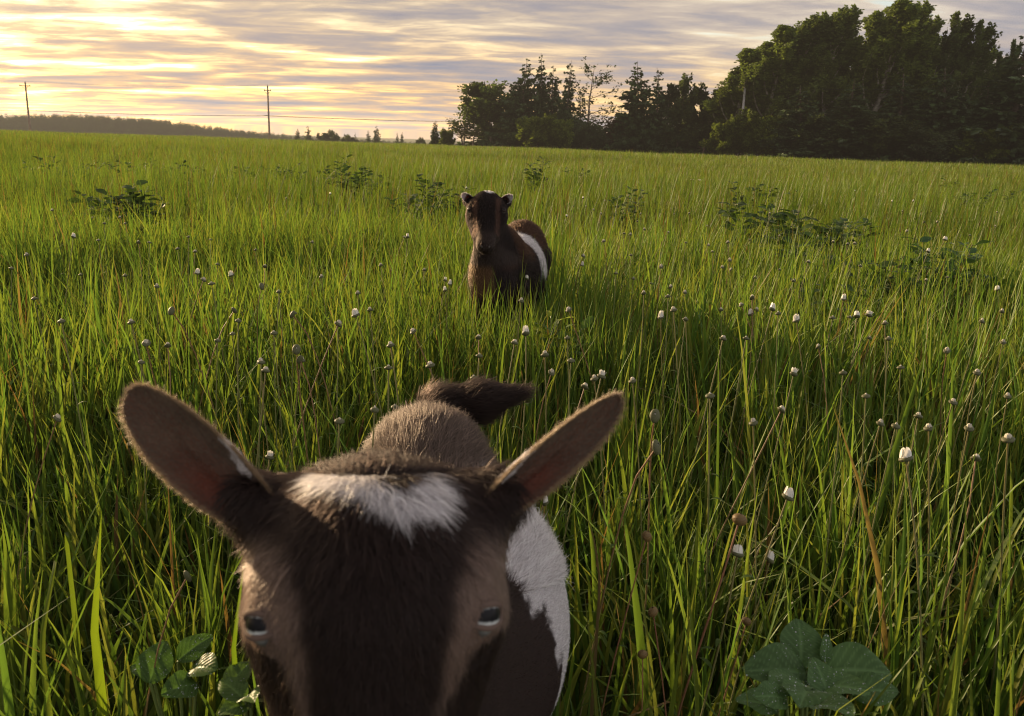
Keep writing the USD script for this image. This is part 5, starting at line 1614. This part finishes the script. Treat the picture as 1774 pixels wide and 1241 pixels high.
def placed_leaf_plant(label, base_px, leaves, tone, dew=0, seed=0, name="broadleaf_plant"):
    """A low plant near the camera whose leaves are set one by one: (px, py, depth, length, width, bearing, rise, roll)."""
    rng = np.random.default_rng(seed)
    foot = np.array(at_depth(*base_px)); foot[2] = float(ground_z(foot[0], foot[1]))
    t = thing(name, label, "plant", foot)
    drops = []
    for k, (px, py, d, L_, W_, bear, rise, roll) in enumerate(leaves):
        at = at_depth(px, py, d)
        b = math.radians(bear)
        dirv = np.array([math.cos(b), math.sin(b), math.tan(math.radians(rise))])
        lv, lf = broad_leaf(L_ * 0.9, W_ * 0.9, 0.24, 0.16, 0.035, seed + k * 1.7, 41, 17)
        S_, T_ = np.meshgrid(np.linspace(0, 1, 41), np.linspace(-1, 1, 17), indexing="ij")
        vein = np.maximum(np.exp(-(T_ / 0.07) ** 2), 0.7 * np.clip(np.cos((S_ - 0.35 * np.abs(T_)) * 44) * 3 - 2, 0, 1)).ravel()
        blotch = 0.75 + 0.5 * meshkit.fbm(np.stack([S_.ravel() * 5, T_.ravel() * 3, np.full(S_.size, k * 3.1 + seed)], 1), 3)
        lcol = mixc(np.array(tone) * blotch[:, None], np.array(tone) * 1.9 + 0.015, vein * 0.7)
        lv[:, 2] -= 0.0007 * vein
        fr = leaf_frame(dirv, [0, -0.25, 1], math.radians(roll))
        lv = lv - [L_ * 0.5, 0, 0]
        vv = lv @ fr + at - foot
        root = vv[4]
        s = np.linspace(0, 1, 6)[:, None]
        path = np.array([0, 0, 0.0]) * (1 - s) + root * s + np.array([0, 0, 0.03]) * np.sin(np.pi * s) * 0.6
        sv, sf = tube(path, np.linspace(0.0020, 0.0012, 6), 6)
        lf_obj = obj("leaf", (vv, lf), M_DEWLEAF, t, smooth=True, colors=lcol * rng.uniform(0.8, 1.2))
        obj("leaf_stalk", (sv, sf), M_STEM, lf_obj, smooth=True, colors=np.tile(STEM_GREEN, (len(sv), 1)))
        if dew:
            p, nn = sample_surface(rng, vv, lf, dew)
            up = np.sign(nn @ fr[2])[:, None]
            r = rng.lognormal(math.log(0.00028), 0.35, dew)
            ico = trimesh.creation.icosphere(1, 1.0)
            iv, if_ = np.array(ico.vertices), np.array(ico.faces)
            V = p[:, None] + nn[:, None] * up[:, None] * (r * 0.45)[:, None, None] + iv[None] * r[:, None, None]
            F = if_[None] + (np.arange(dew) * len(iv))[:, None, None]
            o = obj("dew", (V.reshape(-1, 3), F.reshape(-1, 3)), M_DEW, lf_obj, smooth=True)
            tag(o, kind="stuff")
    return t


placed_leaf_plant("low plant with large round bluish leaves wet with dew at the bottom right", (1420, 1190, 0.78), [
    (1388, 1108, 0.73, 0.046, 0.044, 80, 48, 8), (1345, 1160, 0.69, 0.064, 0.048, 195, 14, -20), (1492, 1160, 0.71, 0.060, 0.052, 350, 10, 16),
    (1395, 1200, 0.65, 0.046, 0.040, 240, 18, 10), (1446, 1222, 0.62, 0.040, 0.032, 300, 30, -8), (1310, 1215, 0.66, 0.036, 0.030, 170, 14, 8), (1432, 1120, 0.72, 0.026, 0.012, 70, 60, 10), (1365, 1182, 0.67, 0.048, 0.040, 215, 20, 14), (1462, 1188, 0.68, 0.046, 0.040, 330, 24, -12), (1425, 1172, 0.69, 0.042, 0.034, 100, 40, 6), (1520, 1195, 0.69, 0.040, 0.032, 350, 16, 14), (1335, 1205, 0.65, 0.034, 0.028, 200, 20, -10)],
    (0.062, 0.112, 0.042), dew=34, seed=3)
placed_leaf_plant("low plant with bright round leaves at the bottom left below the near goat's ear", (310, 1180, 0.80), [
    (272, 1142, 0.74, 0.040, 0.034, 75, 50, 14), (340, 1118, 0.76, 0.038, 0.026, 40, 25, 18), (352, 1155, 0.73, 0.036, 0.034, 330, 25, 3), (310, 1190, 0.71, 0.034, 0.030, 230, 16, -18), (245, 1160, 0.76, 0.026, 0.022, 160, 25, 15)],
    (0.050, 0.094, 0.024), dew=35, seed=8)
placed_leaf_plant("clover-like leaves low beside the near goat's left cheek", (420, 1190, 0.66), [
    (415, 1165, 0.62, 0.026, 0.022, 60, 30, 5), (400, 1190, 0.61, 0.028, 0.022, 150, 20, 0), (432, 1205, 0.60, 0.028, 0.020, 300, 30, 8), (405, 1225, 0.60, 0.026, 0.020, 220, 10, 0)],
    (0.060, 0.10, 0.03), dew=6, seed=12)

# ---------------------------------------------------------------- single blades that stand out in front
def hero_blade(label, tip, foot, width, bow=0.02, tone=(0.11, 0.17, 0.018), kink=None, seed=0):
    """tip and foot: (px, py, depth); a broad blade with a folded midrib, optionally bent over at a kink."""
    a, b = at_depth(*foot), at_depth(*tip)
    base = np.array([a[0], a[1], float(ground_z(a[0], a[1]))])
    pts = [base, a, at_depth(*kink), b] if kink else [base, a, b]
    P = np.array(pts)
    key = np.concatenate([[0], np.cumsum(np.linalg.norm(np.diff(P, axis=0), axis=1))]); key /= key[-1]
    s = np.linspace(0, 1, 22)
    ctr = np.stack([np.interp(s, key, P[:, i]) for i in range(3)], 1)
    if not kink:
        ctr[:, 0] += bow * np.sin(np.pi * s)
    else:
        ctr[1:-1] = (ctr[:-2] + 2 * ctr[1:-1] + ctr[2:]) / 4
    w = 0.5 * width * np.minimum(0.6 + s, 1) * (1 - s ** 2.6) + 0.00005
    rngb = np.random.default_rng(seed)
    ang = rngb.uniform(-0.5, 0.5) + s * rngb.uniform(-0.9, 0.9)
    side = np.stack([np.cos(ang), np.sin(ang), 0 * s], 1)
    nrm = np.cross(side, np.array([0, 0, 1.0]))
    v = np.stack([ctr - side * w[:, None], ctr + nrm * (w * 0.4)[:, None], ctr + side * w[:, None]], 1).reshape(-1, 3)
    f = []
    for i in range(21):
        for m in range(2):
            k = i * 3 + m
            f += [[k, k + 1, k + 4], [k, k + 4, k + 3]]
    g = obj("grass_blade", (v, np.array(f)), M_GRASS, smooth=True, colors=np.tile(tone, (len(v), 1)))
    tag(g, label, "grass blade")


hero_blade("broad bright green grass blade standing upright at the lower left", (176, 885, 0.78), (160, 1090, 0.80), 0.0105, 0.002, (0.14, 0.21, 0.02), seed=1)
hero_blade("grass blade folded over at its top at the far lower left", (78, 1060, 0.74), (70, 1110, 0.76), 0.011, 0, (0.13, 0.18, 0.03), kink=(100, 952, 0.78), seed=2)
hero_blade("long slanting grass blade crossing the lower left corner", (82, 962, 0.72), (152, 1235, 0.62), 0.0105, -0.004, (0.12, 0.18, 0.02), seed=3)
hero_blade("green grass blade against the near goat's left cheek", (425, 955, 0.60), (402, 1120, 0.62), 0.0075, 0.002, (0.11, 0.18, 0.02), seed=4)
hero_blade("pale grass blade slanting across the round dewy leaves", (1560, 1155, 0.60), (1440, 1238, 0.60), 0.0075, 0, (0.15, 0.19, 0.03), seed=5)
hero_blade("pale thin dry stalk arching beside the near goat's right ear", (985, 868, 0.80), (1040, 1000, 0.82), 0.0040, 0, (0.12, 0.09, 0.05), kink=(1022, 895, 0.82), seed=6)
hero_blade("grass blade bending sharply to the right at the left", (190, 1030, 0.84), (112, 905, 0.86), 0.0060, 0, (0.10, 0.15, 0.02), kink=(125, 965, 0.86), seed=7)
